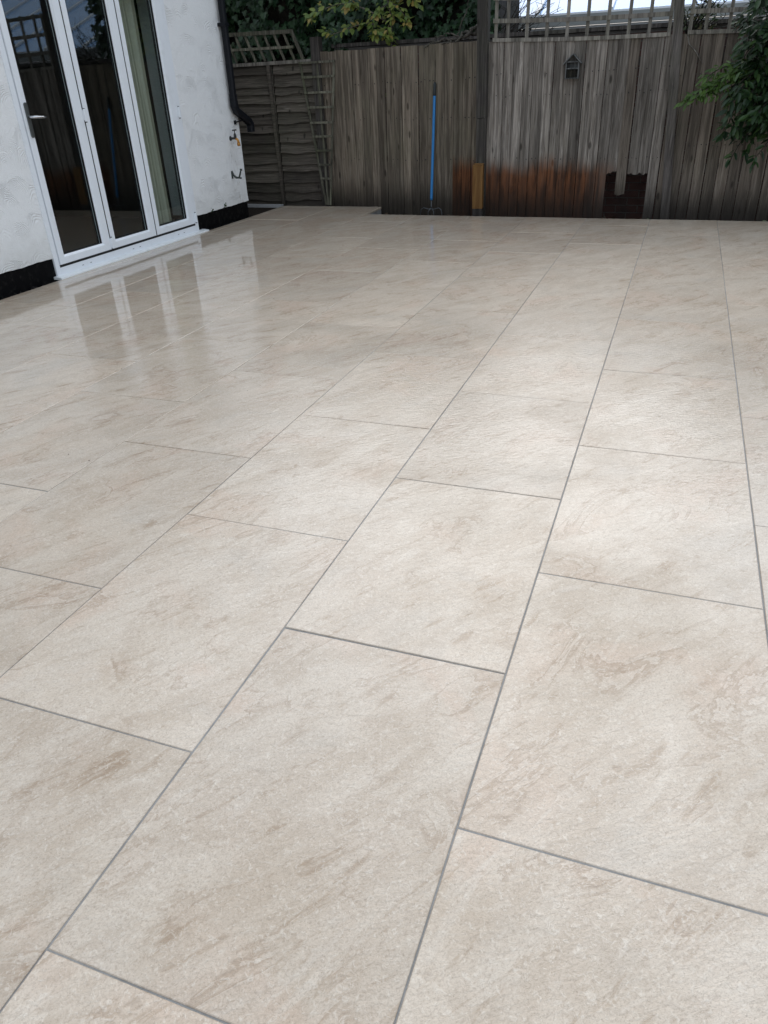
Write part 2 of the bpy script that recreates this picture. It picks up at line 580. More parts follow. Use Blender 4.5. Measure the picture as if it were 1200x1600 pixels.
def leaf_mesh(name, cen, nrm, tip, size, half, fold=.22, curl=.18):
    """many leaves in one mesh: cen/nrm/tip N x 3, size N"""
    h = np.array(half)
    k = len(h)
    # template verts: midrib = first and last of half; right side then left side
    R_ = [(x, y, fold * x - curl * y * y) for x, y in half]
    L_ = [(-x, y, fold * x - curl * y * y) for x, y in half[1:-1]]
    T = np.array(R_ + L_)
    fr = tuple(range(k))
    fl = (0, k - 1) + tuple(range(k + len(L_) - 1, k - 1, -1))
    nv = len(T)
    N = len(cen)
    nrm = nrm / np.linalg.norm(nrm, axis=1, keepdims=True)
    tip = tip - nrm * (tip * nrm).sum(1, keepdims=True)
    tip = tip / (np.linalg.norm(tip, axis=1, keepdims=True) + 1e-9)
    side = np.cross(tip, nrm)
    V = (cen[:, None, :] + size[:, None, None] * (T[None, :, 0:1] * side[:, None, :] + T[None, :, 1:2] * tip[:, None, :] + T[None, :, 2:3] * nrm[:, None, :])).reshape(-1, 3)
    loops = np.concatenate([np.array(fr), np.array(fl)])
    LI = (np.arange(N)[:, None] * nv + loops[None, :]).ravel()
    cnt = np.tile([len(fr), len(fl)], N)
    start = np.concatenate([[0], np.cumsum(cnt)[:-1]])
    me = bpy.data.meshes.new(name)
    me.vertices.add(len(V))
    me.vertices.foreach_set('co', V.astype(np.float32).ravel())
    me.loops.add(len(LI))
    me.loops.foreach_set('vertex_index', LI.astype(np.int32))
    me.polygons.add(len(cnt))
    me.polygons.foreach_set('loop_start', start.astype(np.int32))
    me.polygons.foreach_set('loop_total', cnt.astype(np.int32))
    me.update(calc_edges=True)
    me.validate()
    return me


def rnd(n, s=1.0):
    return rng.normal(0, s, (n, 3))


# ------------------------------------------------------------------ ground
mb = MB()
mb.add([(-150, -150, -.14), (150, -150, -.14), (150, 150, -.14), (-150, 150, -.14)], [(0, 1, 2, 3)])
tag(build(mb, 'ground', 'soil'), kind='structure')

# ------------------------------------------------------------------ patio with pavers
XL, XR, Y0 = -3.68, 3.0, -1.8


def yedge(x):
    return 7.60 - .022 * x


mb = MB()
e = .004
prof = [(XL, Y0), (XR, Y0), (XR, yedge(XR) - e), (-2.403 - e, yedge(-2.4) - e), (-2.403 - e, 8.19 - e), (XL, 8.19 - e)]
mb.prism(prof, lambda q, t: (q[0] + (e if q[0] == XL else 0), q[1], t), -.13, -.0026)
patio = tag(build(mb, 'patio', 'joint'), kind='structure')

GAP = .0036


def clip_tile(x0, y0, x1, y1):
    """tile rectangle cut to the patio's outline, joint gap already taken off"""
    x0, x1, y0, y1 = x0 + GAP / 2, x1 - GAP / 2, y0 + GAP / 2, y1 - GAP / 2
    if x1 < -2.39:
        t0 = t1 = 8.19
    else:
        t0, t1 = yedge(x0), yedge(x1)
    a, b = min(y1, t0), min(y1, t1)
    if min(a, b) - y0 < .03:
        return None
    return [(x0, y0), (x1, y0), (x1, b), (x0, a)]


def paver_mesh(poly, bev=.0016, th=.02):
    c = (sum(q[0] for q in poly) / 4, sum(q[1] for q in poly) / 4)

    def inset(d):
        r_ = []
        for i in range(4):
            x, y = poly[i]
            sx = 1 if i in (0, 3) else -1
            sy = 1 if i in (0, 1) else -1
            r_.append((x + sx * d - c[0], y + sy * d - c[1]))
        return r_
    a, b = inset(bev), inset(0)
    vs = [(x, y, 0) for x, y in a] + [(x, y, -bev) for x, y in b] + [(x, y, -th) for x, y in b]
    fs = [(0, 1, 2, 3)]
    for k in (0, 4):
        for i in range(4):
            j = (i + 1) % 4
            fs.append((k + 4 + i, k + 4 + j, k + j, k + i))
    me = bpy.data.meshes.new('paver')
    me.from_pydata(vs, [], fs)
    me.materials.append(MT['paver'])
    return me, c


cache = {}
for k in range(-7, 5):
    for j in range(-3, 10):
        if k == -7:
            x0, x1 = XL - GAP / 2, -3.6
        else:
            x0, x1 = k * .6, (k + 1) * .6
        off = 0 if k % 2 == 0 else .45
        poly = clip_tile(x0, j * .9 + off, x1, (j + 1) * .9 + off)
        if poly is None or poly[2][1] < Y0 + .1:
            continue
        key = tuple(round(v, 4) for q in poly for v in (q[0] - poly[0][0], q[1] - poly[0][1]))
        if key not in cache:
            me, c = paver_mesh(poly)
            cache[key] = (me, c[0] - poly[0][0], c[1] - poly[0][1])
        me, dx, dy = cache[key]
        o = link('paver', me, 'paver', patio, (poly[0][0] + dx, poly[0][1] + dy, random.gauss(0, .0003)))
        o.rotation_euler = (R(random.gauss(0, .07)), R(random.gauss(0, .09)), 0)

# ------------------------------------------------------------------ house
XW = -3.74
house = thing('house', (XW, 5.3, -.14), 'white rendered house wall with folding glass doors and black plinth', 'house')
DY0, DY1, DZ = 4.315, 6.39, 2.16      # door opening
HT = 3.1
mb = MB()
mb.span((XW - .28, -4.0, .160), (XW, DY0, HT))
mb.span((XW - .28, DY1, .160), (XW, 7.46, HT))
mb.span((XW - .28, DY0, DZ), (XW, DY1, HT))
mb.span((-9.0, 7.18, .160), (XW - .28, 7.46, HT))
wall = build(mb, 'wall', 'render', house)
# ragged lower lip of the render
mb = MB()
for ya, yb in ((-4.0, DY0), (DY1, 7.462)):
    n = int((yb - ya) / .03)
    top = [(ya + (yb - ya) * i / n) for i in range(n + 1)]
    for i in range(n):
        za, zb = [.152 + .003 * math.sin(t * 17) * math.sin(t * 5.1) + .0015 * math.sin(t * 61) for t in (top[i], top[i + 1])]
        x0, x1 = XW - .012, XW + .004
        mb.add([(x0, top[i], za), (x0, top[i + 1], zb), (x1, top[i + 1], zb + .004), (x1, top[i], za + .004),
                (x0, top[i], .19), (x0, top[i + 1], .19), (XW + .001, top[i + 1], .21), (XW + .001, top[i], .21)],
               [(0, 1, 2, 3), (3, 2, 6, 7)])
build(mb, 'render_drip_edge', 'render', wall)
mb = MB()
mb.span((XW - .27, -4.0, -.2), (XW - .010, DY0 + .002, .1605))
mb.span((XW - .27, DY1 - .002, -.2), (XW - .010, 7.452, .1605))
mb.span((-9.0, 7.19, -.2), (XW - .271, 7.452, .1605))
mb.span((XW - .27, DY0 + .003, -.2), (XW - .020, DY1 - .003, -.012))
build(mb, 'plinth', 'plinth', house)
mb = MB()
mb.add([(-9, -4, HT), (XW, -4, HT), (XW, 7.46, HT), (-9, 7.46, HT), (-9, -4, HT + .1), (XW + .3, -4, HT + .02), (XW + .3, 7.7, HT + .02), (-9, 7.7, HT + 1.6)],
       [(0, 3, 2, 1), (4, 5, 6, 7), (0, 1, 5, 4), (1, 2, 6, 5), (2, 3, 7, 6), (3, 0, 4, 7)])
build(mb, 'roof', 'lap', house)


# door frame: jambs, head, threshold; outer face a touch proud of the render
FX = XW + .006
mb = MB()
mb.span((XW - .062, DY0, .001), (FX, 4.362, DZ))
mb.span((XW - .062, 6.335, .001), (FX, DY1, DZ))
mb.span((XW - .062, 4.362, DZ - .06), (FX, 6.335, DZ))
mb.span((XW - .062, 4.362, .012), (FX + .002, 6.335, .074))
frame = build(mb, 'door_frame', 'upvc', house)
# sealing line round the leaves
mb = MB()
mb.span((XW - .050, 4.3625, .074), (FX + .000, 6.3345, .0935))
mb.span((XW - .050, 4.3625, .0855), (FX - .022, 4.368, DZ - .061))
mb.span((XW - .050, 6.329, .0855), (FX - .022, 6.3345, DZ - .061))
build(mb, 'gasket', 'rubber', frame)
for ys in (4.62, 4.72, 5.30, 5.40, 6.02, 6.12):
    build(MB().span((FX + .0021, ys - .010, .040), (FX + .0026, ys + .010, .0445)), 'drain_slot', 'plate', frame)
# sill: sloped nose
mb = MB()
prof = [(XW - .05, .0115), (XW + .012, .0115), (XW + .062, .006), (XW + .068, .002), (XW + .068, -.014), (XW + .056, -.016), (XW + .052, -.010), (XW - .05, -.008)]
mb.prism(prof, lambda q, t: (q[0], t, q[1] + .006), 4.283, 6.475)
build(mb, 'door_sill', 'sill', house)

leaves = []
LX = FX + .010                         # leaf face
LY = [(4.369, 5.007), (5.017, 5.664), (5.674, 6.326)]
GY = [(4.440, 4.915), (5.090, 5.568), (5.745, 6.212)]
for i, ((a, b), (ga, gb)) in enumerate(zip(LY, GY)):
    z0, z1, g0, g1 = .094, DZ - .062, .160, DZ - .14
    mb = MB()
    # mitred frame with a bevel down to the glass
    rings = [((a, z0), (b, z0), (b, z1), (a, z1))]

    def ring(m_, x):
        ya, yb, za, zb = m_
        return [(x, ya, za), (x, yb, za), (x, yb, zb), (x, ya, zb)]
    bv = .004
    sec = [((a, b, z0, z1), LX - .060), ((a, b, z0, z1), LX - bv), ((a + bv, b - bv, z0 + bv, z1 - bv), LX),
           ((ga - .016, gb + .016, g0 - .016, g1 + .016), LX), ((ga, gb, g0, g1), LX - .014),
           ((ga, gb, g0, g1), LX - .060)]
    vs, fs = [], []
    for m_, x in sec:
        vs += ring(m_, x)
    for q in range(len(sec) - 1):
        for t in range(4):
            u = (t + 1) % 4
            fs.append((q * 4 + t, q * 4 + u, q * 4 + 4 + u, q * 4 + 4 + t))
    for t in range(4):
        u = (t + 1) % 4
        fs.append((20 + t, 20 + u, u, t))
    mb.add(vs, fs)
    lf = build(mb, 'door_leaf', 'upvc', house)
    leaves.append(lf)
    build(MB().span((LX - .040, ga - .01, g0 - .01), (LX - .034, gb + .01, g1 + .01)), 'glass_pane', 'glass', lf)
    # black spacer and seal round the pane
    mb = MB()
    for (p0, p1) in (((ga + .0005, g0 + .0005), (ga + .010, g1 - .0005)), ((gb - .010, g0 + .0005), (gb - .0005, g1 - .0005)),
                     ((ga + .010, g0 + .0005), (gb - .010, g0 + .006)), ((ga + .010, g1 - .006), (gb - .010, g1 - .0005))):
        mb.span((LX - .058, p0[0], p0[1]), (LX - .041, p1[0], p1[1]))
    for (p0, p1) in (((ga + .0005, g0 + .0005), (ga + .004, g1 - .0005)), ((gb - .004, g0 + .0005), (gb - .0005, g1 - .0005)),
                     ((ga + .004, g0 + .0005), (gb - .004, g0 + .004)), ((ga + .004, g1 - .004), (gb - .004, g1 - .0005))):
        mb.span((LX - .0335, p0[0], p0[1]), (LX - .016, p1[0], p1[1]))
    build(mb, 'glass_seal', 'rubber', lf)
# dark cover strip between leaves one and two, two and three
for ys in (5.0125, 5.6695):
    mb = MB()
    mb.span((LX - .05, ys - .0048, .095), (LX - .002, ys + .0048, DZ - .065))
    build(mb, 'meeting_gasket', 'rubber', frame)


def hinge(y, z, parent):
    mb = MB()
    mb.tube([(LX + .010, y, z - .045), (LX + .010, y, z + .045)], .009, 10)
    mb.span((LX + .0005, y - .016, z - .036), (LX + .006, y + .016, z + .036))
    h_ = build(mb, 'hinge', 'upvc', parent)
    build(MB().tube([(LX + .0102, y, z - .052), (LX + .0102, y, z - .0452)], .0085, 8), 'hinge_cap', 'rubber', parent)
    build(MB().tube([(LX + .0102, y, z + .0452), (LX + .0102, y, z + .050)], .0085, 8), 'hinge_cap', 'rubber', parent)


for z in (.145, 1.12):
    hinge(5.012, z, leaves[0])
for z in (.15, 1.085):
    hinge(6.331, z, leaves[2])
# handle on the first leaf
mb = MB()
pl = []
for k in range(24):
    a_ = k * math.pi / 12
    pl.append((4.405 + .015 * math.cos(a_), (1.215 if math.sin(a_) >= 0 else 1.015) + .015 * math.sin(a_)))
mb.prism(pl, lambda q, t: (t, q[0], q[1]), LX + .0006, LX + .010)
plate = build(mb, 'lock_plate', 'plate', leaves[0])
mb = MB()
mb.tube([(LX + .008, 4.405, 1.135), (LX + .045, 4.405, 1.135), (LX + .056, 4.413, 1.135), (LX + .058, 4.43, 1.134), (LX + .056, 4.50, 1.130), (LX + .050, 4.535, 1.129)],
        [.010, .009, .0095, .0095, .0085, .006], 12)
build(mb, 'lever_handle', 'chrome', leaves[0], smooth=True)

# downpipe at the corner
PX = XW + .052


def sqpipe(mb, pts, wd, th):
    """square-section pipe in the y-z plane"""
    pts = [Vector(q) for q in pts]
    vs, n = [], len(pts)
    for i, q in enumerate(pts):
        t0 = (q - pts[i - 1]).normalized() if i else (pts[1] - q).normalized()
        t1 = (pts[i + 1] - q).normalized() if i < n - 1 else t0
        t = (t0 + t1).normalized()
        nrm = Vector((0, -t.z, t.y))
        k = 1 / max(.5, nrm.dot(Vector((0, -t0.z, t0.y))))
        c_ = .012
        for sx, sn in ((-1 + c_ / th * 2, -1), (1 - c_ / th * 2, -1), (1, -1 + c_ / wd * 2), (1, 1 - c_ / wd * 2), (1 - c_ / th * 2, 1), (-1 + c_ / th * 2, 1), (-1, 1 - c_ / wd * 2), (-1, -1 + c_ / wd * 2)):
            vs.append(q + Vector((sx * th / 2, 0, 0)) + nrm * (sn * wd / 2 * k))
    fs = []
    for i in range(n - 1):
        for k in range(8):
            fs.append((i * 8 + k, i * 8 + (k + 1) % 8, i * 8 + 8 + (k + 1) % 8, i * 8 + 8 + k))
    fs += [tuple(range(8))[::-1], tuple((n - 1) * 8 + k for k in range(8))]
    mb.add(vs, fs)


mb = MB()
sqpipe(mb, [(PX, 7.315, HT - .2), (PX, 7.320, 1.20)], .062, .062)
pipe = build(mb, 'downpipe', 'pipe', house)
mb = MB()
sqpipe(mb, [(PX, 7.320, 1.21), (PX, 7.322, 1.10), (PX, 7.350, 1.055), (PX, 7.585, .945), (PX, 7.615, .915), (PX, 7.617, .84)], .072, .068)
build(mb, 'pipe_bend', 'pipe', pipe)
mb = MB()
mb.span((XW, 7.36, .925), (XW + .016, 7.385, .965))
mb.bar((XW + .012, 7.372, .945), (PX, 7.49, .965), .012, .012, (1, 0, 0))
build(mb, 'pipe_bracket', 'pipe', pipe)
mb = MB()
mb.span((XW, 7.275, 1.80), (PX + .034, 7.357, 1.83))
build(mb, 'pipe_bracket', 'pipe', pipe)

# outside tap
TY, TZ = 7.245, .800
mb = MB()
mb.tube([(XW - .01, TY, TZ), (XW + .004, TY, TZ)], .024, 14)
mb.tube([(XW, TY, TZ), (XW + .045, TY, TZ + .002), (XW + .062, TY, TZ + .004)], [.011, .011, .015], 12)
mb.tube([(XW + .060, TY, TZ - .005), (XW + .060, TY, TZ + .035), (XW + .060, TY, TZ + .050)], [.016, .013, .008], 12)
mb.tube([(XW + .060, TY, TZ + .048), (XW + .060, TY, TZ + .078)], .0045, 8)
tap = build(mb, 'tap', 'tapgreen', house, smooth=True)
mb = MB()
mb.tube([(XW + .060, TY - .036, TZ + .078), (XW + .060, TY, TZ + .080), (XW + .060, TY + .036, TZ + .078)], [.007, .005, .007], 8)
build(mb, 'tap_handle', 'tapgreen', tap)
mb = MB()
mb.tube([(XW + .060, TY, TZ), (XW + .078, TY, TZ - .006), (XW + .090, TY, TZ - .022), (XW + .093, TY, TZ - .045)], [.013, .012, .013, .015], 12)
mb.tube([(XW + .093, TY, TZ - .043), (XW + .093, TY, TZ - .072)], .017, 8)
build(mb, 'tap_spout', 'brass', tap, smooth=True)
# hose hook
HY, HZ = 7.18, .43
mb = MB()
mb.span((XW, HY - .012, HZ - .015), (XW + .006, HY + .012, HZ + .050))
mb.tube([(XW + .006, HY - .006, HZ + .060), (XW + .022, HY - .004, HZ + .020), (XW + .050, HY, HZ - .005), (XW + .085, HY, HZ - .005), (XW + .10, HY, HZ + .025), (XW + .118, HY, HZ + .070)],
        [.010, .011, .012, .011, .010, .009], 8)
mb.tube([(XW + .118, HY, HZ + .066), (XW + .120, HY, HZ + .082)], .013, 8)
mb.tube([(XW + .085, HY, HZ - .006), (XW + .112, HY, HZ - .010)], .009, 8)
build(mb, 'hose_hook', 'hook', house)

# ------------------------------------------------------------------ room behind the doors
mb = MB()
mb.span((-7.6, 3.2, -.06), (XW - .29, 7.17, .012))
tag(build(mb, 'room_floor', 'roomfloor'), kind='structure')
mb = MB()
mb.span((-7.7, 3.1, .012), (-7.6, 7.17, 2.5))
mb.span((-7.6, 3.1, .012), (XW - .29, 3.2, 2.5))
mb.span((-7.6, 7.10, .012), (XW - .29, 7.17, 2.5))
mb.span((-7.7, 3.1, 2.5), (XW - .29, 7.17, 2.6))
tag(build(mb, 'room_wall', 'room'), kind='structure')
# curtain gathered behind the third leaf
cu = thing('curtain', (XW - .15, 5.95, .03), 'beige pleated curtain hanging behind the glass door leaf nearest the drainpipe', 'curtain')
mb = MB()
nu, nz = 90, 12
vs, fs = [], []
for j in range(nz + 1):
    z = .03 + 2.1 * j / nz
    for i in range(nu + 1):
        t = i / nu
        y = 5.78 + .36 * (t + .05 * math.sin(9 * t) + .02 * math.sin(23 * t)) + .006 * math.sin(9 * t + j * .4)
        amp = .028 * (1 + .3 * math.sin(5 * t)) * (1 - .2 * j / nz)
        x = XW - .150 + amp * math.sin((t + .04 * math.sin(11 * t)) * 2 * math.pi * 7.5 + .25 * math.sin(j * .5 + 7 * t))
        vs.append((x, y, z))
for j in range(nz):
    for i in range(nu):
        a_ = j * (nu + 1) + i
        fs.append((a_, a_ + 1, a_ + nu + 2, a_ + nu + 1))
mb.add(vs, fs)
build(mb, 'drape', 'curtain', cu, smooth=True)
build(MB().tube([(XW - .15, 4.4, 2.135), (XW - .15, 6.3, 2.135)], .012, 10), 'curtain_rail', 'chrome', cu)

# ------------------------------------------------------------------ fences
ZS = -.135                                     # soil level, just under


def lerp(a, b, t):
    return tuple(a[i] + (b[i] - a[i]) * t for i in range(len(a)))


def board_mesh(wd, h, t0, t1, jag=0.0, bottom=0.0, n=2, sag=0.0):
    """feather-edged board, local x = width, y = depth (front at negative y), z up"""
    mb = MB()
    cols = 5 if jag else 1
    xs = [wd * i / cols for i in range(cols + 1)]
    zb = [bottom + (random.uniform(-jag, jag) if jag else 0) for _ in xs]
    vs = []
    for k, x in enumerate(xs):
        th = t0 + (t1 - t0) * k / cols
        for zz in (zb[k], h):
            vs += [(x, -th, zz), (x, 0, zz)]
    fs = []
    for k in range(cols):
        a_, b_ = k * 4, k * 4 + 4
        fs += [(a_, b_, b_ + 2, a_ + 2), (a_ + 1, a_ + 3, b_ + 3, b_ + 1), (a_, a_ + 1, b_ + 1, b_), (a_ + 2, b_ + 2, b_ + 3, a_ + 3)]
    e_ = cols * 4
    fs += [(0, 2, 3, 1), (e_, e_ + 1, e_ + 3, e_ + 2)]
    mb.add(vs, fs)
    return mb.mesh('board')


def bay(name, p0, p1, zt0, zt1, n, mat, label, cuts=None, nails=(), hole_mat=None, gap=None):
    """close-boarded bay from p0 to p1 (x, y of the face)"""
    root = thing(name, (p0[0], p0[1], ZS), label, 'fence', 'boarded fence bays across the end of the patio')
    d = Vector((p1[0] - p0[0], p1[1] - p0[1]))
    L = d.length
    ang = math.atan2(d.y, d.x)
    pitch = L / n
    nx, ny = math.sin(ang), -math.cos(ang)      # towards the patio
    for i in range(n):
        t = i / n
        zt = zt0 + (zt1 - zt0) * t + random.uniform(-.006, .006)
        cut = (cuts or {}).get(i)
        wd = pitch + .018 if gap is None else pitch - gap * random.uniform(.5, 1.4)
        me = board_mesh(wd, zt - ZS, .019 if gap is None else .012, .005 if gap is None else .010, .016 if cut is not None else 0, (cut - ZS) if cut is not None else 0.0)
        o = link('board', me, (hole_mat if cut is not None and cut < .3 and hole_mat else mat), root,
                 (d.x * t + nx * .005 * (i % 2), d.y * t + ny * .005 * (i % 2), 0))
        o.rotation_euler = (R(random.gauss(0, .12)), R(random.gauss(0, .13)), ang + R(random.gauss(-1.5 if gap is None else 0, .4)))
        o.location.z = 0
    # rails at the back
    for zr in (.42, .92, 1.33):
        mb = MB()
        a_ = Vector((p0[0] - nx * .045, p0[1] - ny * .045, zr))
        b_ = Vector((p1[0] - nx * .045, p1[1] - ny * .045, zr))
        mb.bar(a_, b_, .05, .07, (0, 0, 1))
        build(mb, 'rail', 'post', root)
    # rows of nail heads
    mb = MB()
    for zr in nails:
        for i in range(n):
            for q in (.3, .72):
                if random.random() < .35:
                    continue
                t = (i + q) / n
                c = Vector((p0[0] + d.x * t + nx * .013, p0[1] + d.y * t + ny * .013, zr + random.uniform(-.012, .012)))
                r_ = random.uniform(.0035, .0065)
                pts = [c + Vector((math.cos(k * 1.047) * r_ * math.cos(ang), math.cos(k * 1.047) * r_ * math.sin(ang), math.sin(k * 1.047) * r_)) for k in range(6)]
                pts += [q_ + Vector((nx * .005, ny * .005, 0)) for q_ in pts]
                mb.add(pts, [tuple(range(6, 12)), *[(k, (k + 1) % 6, 6 + (k + 1) % 6, 6 + k) for k in range(6)]])
    tag(build(mb, 'nails', 'nail', root), kind='stuff')
    return root


PA0, PA1 = (-3.10, 8.32), (-1.19, 7.958)
PB0, PB1 = (-1.1595, 7.947), (.6135, 7.852)
PC0, PC1 = (.619, 7.852), (3.1, 7.73)
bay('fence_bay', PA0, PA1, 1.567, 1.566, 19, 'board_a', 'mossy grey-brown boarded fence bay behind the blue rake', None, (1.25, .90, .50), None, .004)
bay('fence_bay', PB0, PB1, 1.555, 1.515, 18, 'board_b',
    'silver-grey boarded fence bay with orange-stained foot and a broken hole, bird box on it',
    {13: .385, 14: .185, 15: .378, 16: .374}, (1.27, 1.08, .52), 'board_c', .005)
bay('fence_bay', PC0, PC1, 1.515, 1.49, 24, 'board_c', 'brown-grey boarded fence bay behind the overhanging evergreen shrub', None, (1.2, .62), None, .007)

# posts
def post(loc, h, wd, lean, label, cap=0.0, split=None):
    root = thing('fence_post', (loc[0], loc[1], ZS), label, 'post', 'timber fence posts')
    top = (loc[0] + lean * (h - ZS), loc[1], h)
    if split:
        mid = lerp((loc[0], loc[1], ZS), top, (split - ZS) / (h - ZS))
        lo = lerp((loc[0], loc[1], ZS), top, (.44 - ZS) / (h - ZS))
        build(MB().bar(mid, top, wd, wd), 'upper_post', 'post', root)
        build(MB().bar((loc[0], loc[1], ZS), (mid[0], mid[1], mid[2] - .004), wd * .93, wd * .93), 'lower_post', 'post', root)
    else:
        build(MB().bar((loc[0], loc[1], ZS), top, wd, wd), 'post_shaft', 'post', root)
    return root


post((-3.15, 8.325), 1.71, .10, 0.0, 'short grey post between the dark lap fence and the boarded bay')
post((-1.160, 7.925), 2.45, .105, -.010, 'tall dark jointed post above the yellow timber stub', split=.90)
post((.735, 7.825), 2.4, .082, -.072, 'leaning dark post between the two trellis panels by the broken hole')
root = thing('timber_stub', (-1.175, 7.83, ZS), 'short new yellow timber stub fixed at the foot of the tall post', 'stake')
mb = MB().span((-1.228, 7.805, ZS), (-1.124, 7.868, .045))
build(mb, 'stub_foot', 'post', root)
mb = MB()
mb.span((-1.228, 7.803, .047), (-1.124, 7.870, .468))
mb.add([(-1.228, 7.803, .4685), (-1.124, 7.803, .4685), (-1.124, 7.870, .482), (-1.228, 7.870, .482)], [(0, 1, 2, 3)])
build(mb, 'stub_timber', 'new_timber', root)
# ragged litter on top of the patch where the hole's rail shows
# ------------------------------------------------------------------ dark lap fence
LYF = 8.335
lap = thing('lap_fence', (-3.75, LYF, ZS), 'dark wavy horizontal lap fence panel beside the house corner', 'fence')


def slat(x0, x1, z, h, parent):
    n = 14
    ph = random.uniform(0, 6)
    a1, a2 = random.uniform(.003, .011), random.uniform(.002, .006)
    vs, fs = [], []
    for i in range(n + 1):
        t = i / n
        x = x0 + (x1 - x0) * t
        zb = z + a1 * math.sin(ph + t * 4.5) + a2 * math.sin(ph * 2 + t * 11)
        zt = z + h + .02
        vs += [(x, LYF - .046 + .004 * math.sin(ph + 5 * t), zb), (x, LYF - .008, zt), (x, LYF - .030 + .004 * math.sin(ph + 5 * t), zb), (x, LYF + .004, zt)]
    for i in range(n):
        a_, b_ = i * 4, i * 4 + 4
        fs += [(a_, b_, b_ + 1, a_ + 1), (a_ + 2, a_ + 3, b_ + 3, b_ + 2), (a_, a_ + 2, b_ + 2, b_), (a_ + 1, b_ + 1, b_ + 3, a_ + 3)]
    build(MB().add(vs, fs), 'slat', 'lap', parent, smooth=False)


z = -.06
ZSL = []
while z < 1.42:
    h = random.uniform(.082, .118)
    ZSL.append((z, min(h, 1.47 - z)))
    z += h
for z, h in ZSL:
    slat(-4.60, -3.715, z + random.uniform(-.008, .008), h, lap)
    slat(-3.70, -3.20, z + random.uniform(-.008, .008), h, lap)
for x in (-3.715, -4.6):
    build(MB().bar((x, LYF - .058, ZS), (x - .03, LYF - .058, 1.47), .034, .022), 'batten', 'lap', lap)
build(MB().bar((-4.62, LYF - .03, 1.485), (-3.21, LYF - .03, 1.492), .034, .05, (0, 1, 0)), 'capping_rail', 'trellis', lap)

# collapsed trellis on top of the lap fence
root = thing('trellis_panel', (-3.8, LYF - .02, 1.50), 'small racked trellis leaning sideways on top of the dark lap fence', 'trellis')


def lath(a, b, wd, th, parent, mat='trellis', name='lath'):
    return build(MB().bar(a, b, wd, th), name, mat, parent)


ty = LYF - .030
lath((-4.52, ty, 1.787), (-3.425, ty, 1.778), .038, .020, root, 'old_trellis')
lath((-4.46, ty, 1.640), (-3.42, ty, 1.632), .026, .014, root, 'old_trellis')
for i in range(8):
    xt = -3.535 - .122 * i
    lath((xt, ty + .016, 1.768), (xt + .105, ty + .016, 1.512), .026, .012, root, 'old_trellis')
lath((-3.425, ty - .018, 1.790), (-3.305, ty - .018, 1.508), .036, .014, root, 'old_trellis')

# fan trellis leaning against the fence
root = thing('fan_trellis', (-3.10, 8.24, 0.0), 'tapering green-brown fan trellis leaning on the fence beside the lap panel', 'trellis')


def fan(u, v):
    """u 0..1 across, v 0 (foot) .. 1 (top)"""
    xl = -3.118 + (-3.352 + 3.118) * v
    xr = -3.062 + (-2.918 + 3.062) * v
    return (xl + (xr - xl) * u, 8.215 + .058 * v - .10 * (xl + (xr - xl) * u + 3.1), .012 + 1.470 * v)


for u in (0, .5, 1):
    lath(fan(u, 0), fan(u, 1), .024, .014, root, 'old_trellis')
for v in (.995, .90, .797, .697, .593, .497, .398, .297, .197):
    a_, b_ = fan(-.03, v), fan(1.03, v)
    lath((a_[0], a_[1] - .014, a_[2]), (b_[0], b_[1] - .014, b_[2]), .022, .012, root, 'old_trellis')


# square trellis on top of the bays
def top_trellis(p0, p1, zb0, zb1, xs, label):
    root = thing('trellis_panel', (p0[0], p0[1], zb0), label, 'trellis', 'square trellis panels along the fence top')
    yy = lambda x: p0[1] + (p1[1] - p0[1]) * (x - p0[0]) / (p1[0] - p0[0]) - .02
    zz = lambda x: zb0 + (zb1 - zb0) * (x - p0[0]) / (p1[0] - p0[0])
    sagf = lambda x: -.012 * math.sin(math.pi * (x - p0[0]) / (p1[0] - p0[0]))
    for k, dz in enumerate((0.0, .154, .335, .515)):
        wd = .032 if k == 0 else .036
        xm = (p0[0] + p1[0]) / 2
        for a_, b_ in (((p0[0], xm),) if False else ((p0[0], p1[0]),)):
            mb = MB()
            n = 6
            pts = [(a_ + (b_ - a_) * i / n) for i in range(n + 1)]
            for i in range(n):
                x0, x1 = pts[i], pts[i + 1]
                z0, z1 = zz(x0) + sagf(x0) + dz, zz(x1) + sagf(x1) + dz
                y0, y1 = yy(x0), yy(x1)
                mb.add([(x0, y0 - .008, z0 - wd / 2), (x1, y1 - .008, z1 - wd / 2), (x1, y1 + .008, z1 - wd / 2), (x0, y0 + .008, z0 - wd / 2),
                        (x0, y0 - .008, z0 + wd / 2), (x1, y1 - .008, z1 + wd / 2), (x1, y1 + .008, z1 + wd / 2), (x0, y0 + .008, z0 + wd / 2)],
                       [(0, 3, 2, 1), (4, 5, 6, 7), (0, 1, 5, 4), (2, 3, 7, 6)] + ([(3, 0, 4, 7)] if i == 0 else []) + ([(1, 2, 6, 5)] if i == n - 1 else []))
            build(mb, 'lath', 'trellis', root)
    for x in xs:
        z0 = zz(x) + sagf(x)
        lath((x, yy(x) + .0165, z0 - .012), (x + .004, yy(x) + .0165, z0 + .545), .030, .016, root)


top_trellis((-1.085, 7.945), (.555, 7.855), 1.566, 1.524, (-1.058, -.942, -.754, -.564, -.372, -.187, -.001, .187, .367, .54),
            'weathered square trellis between the tall post and the leaning post')
top_trellis((.70, 7.848), (3.05, 7.735), 1.529, 1.50, (.715, .845, 1.035, 1.225, 1.415, 1.605, 1.795, 1.985, 2.175, 2.365, 2.555, 2.745, 2.935),
            'square trellis panel half hidden by the evergreen shrub')

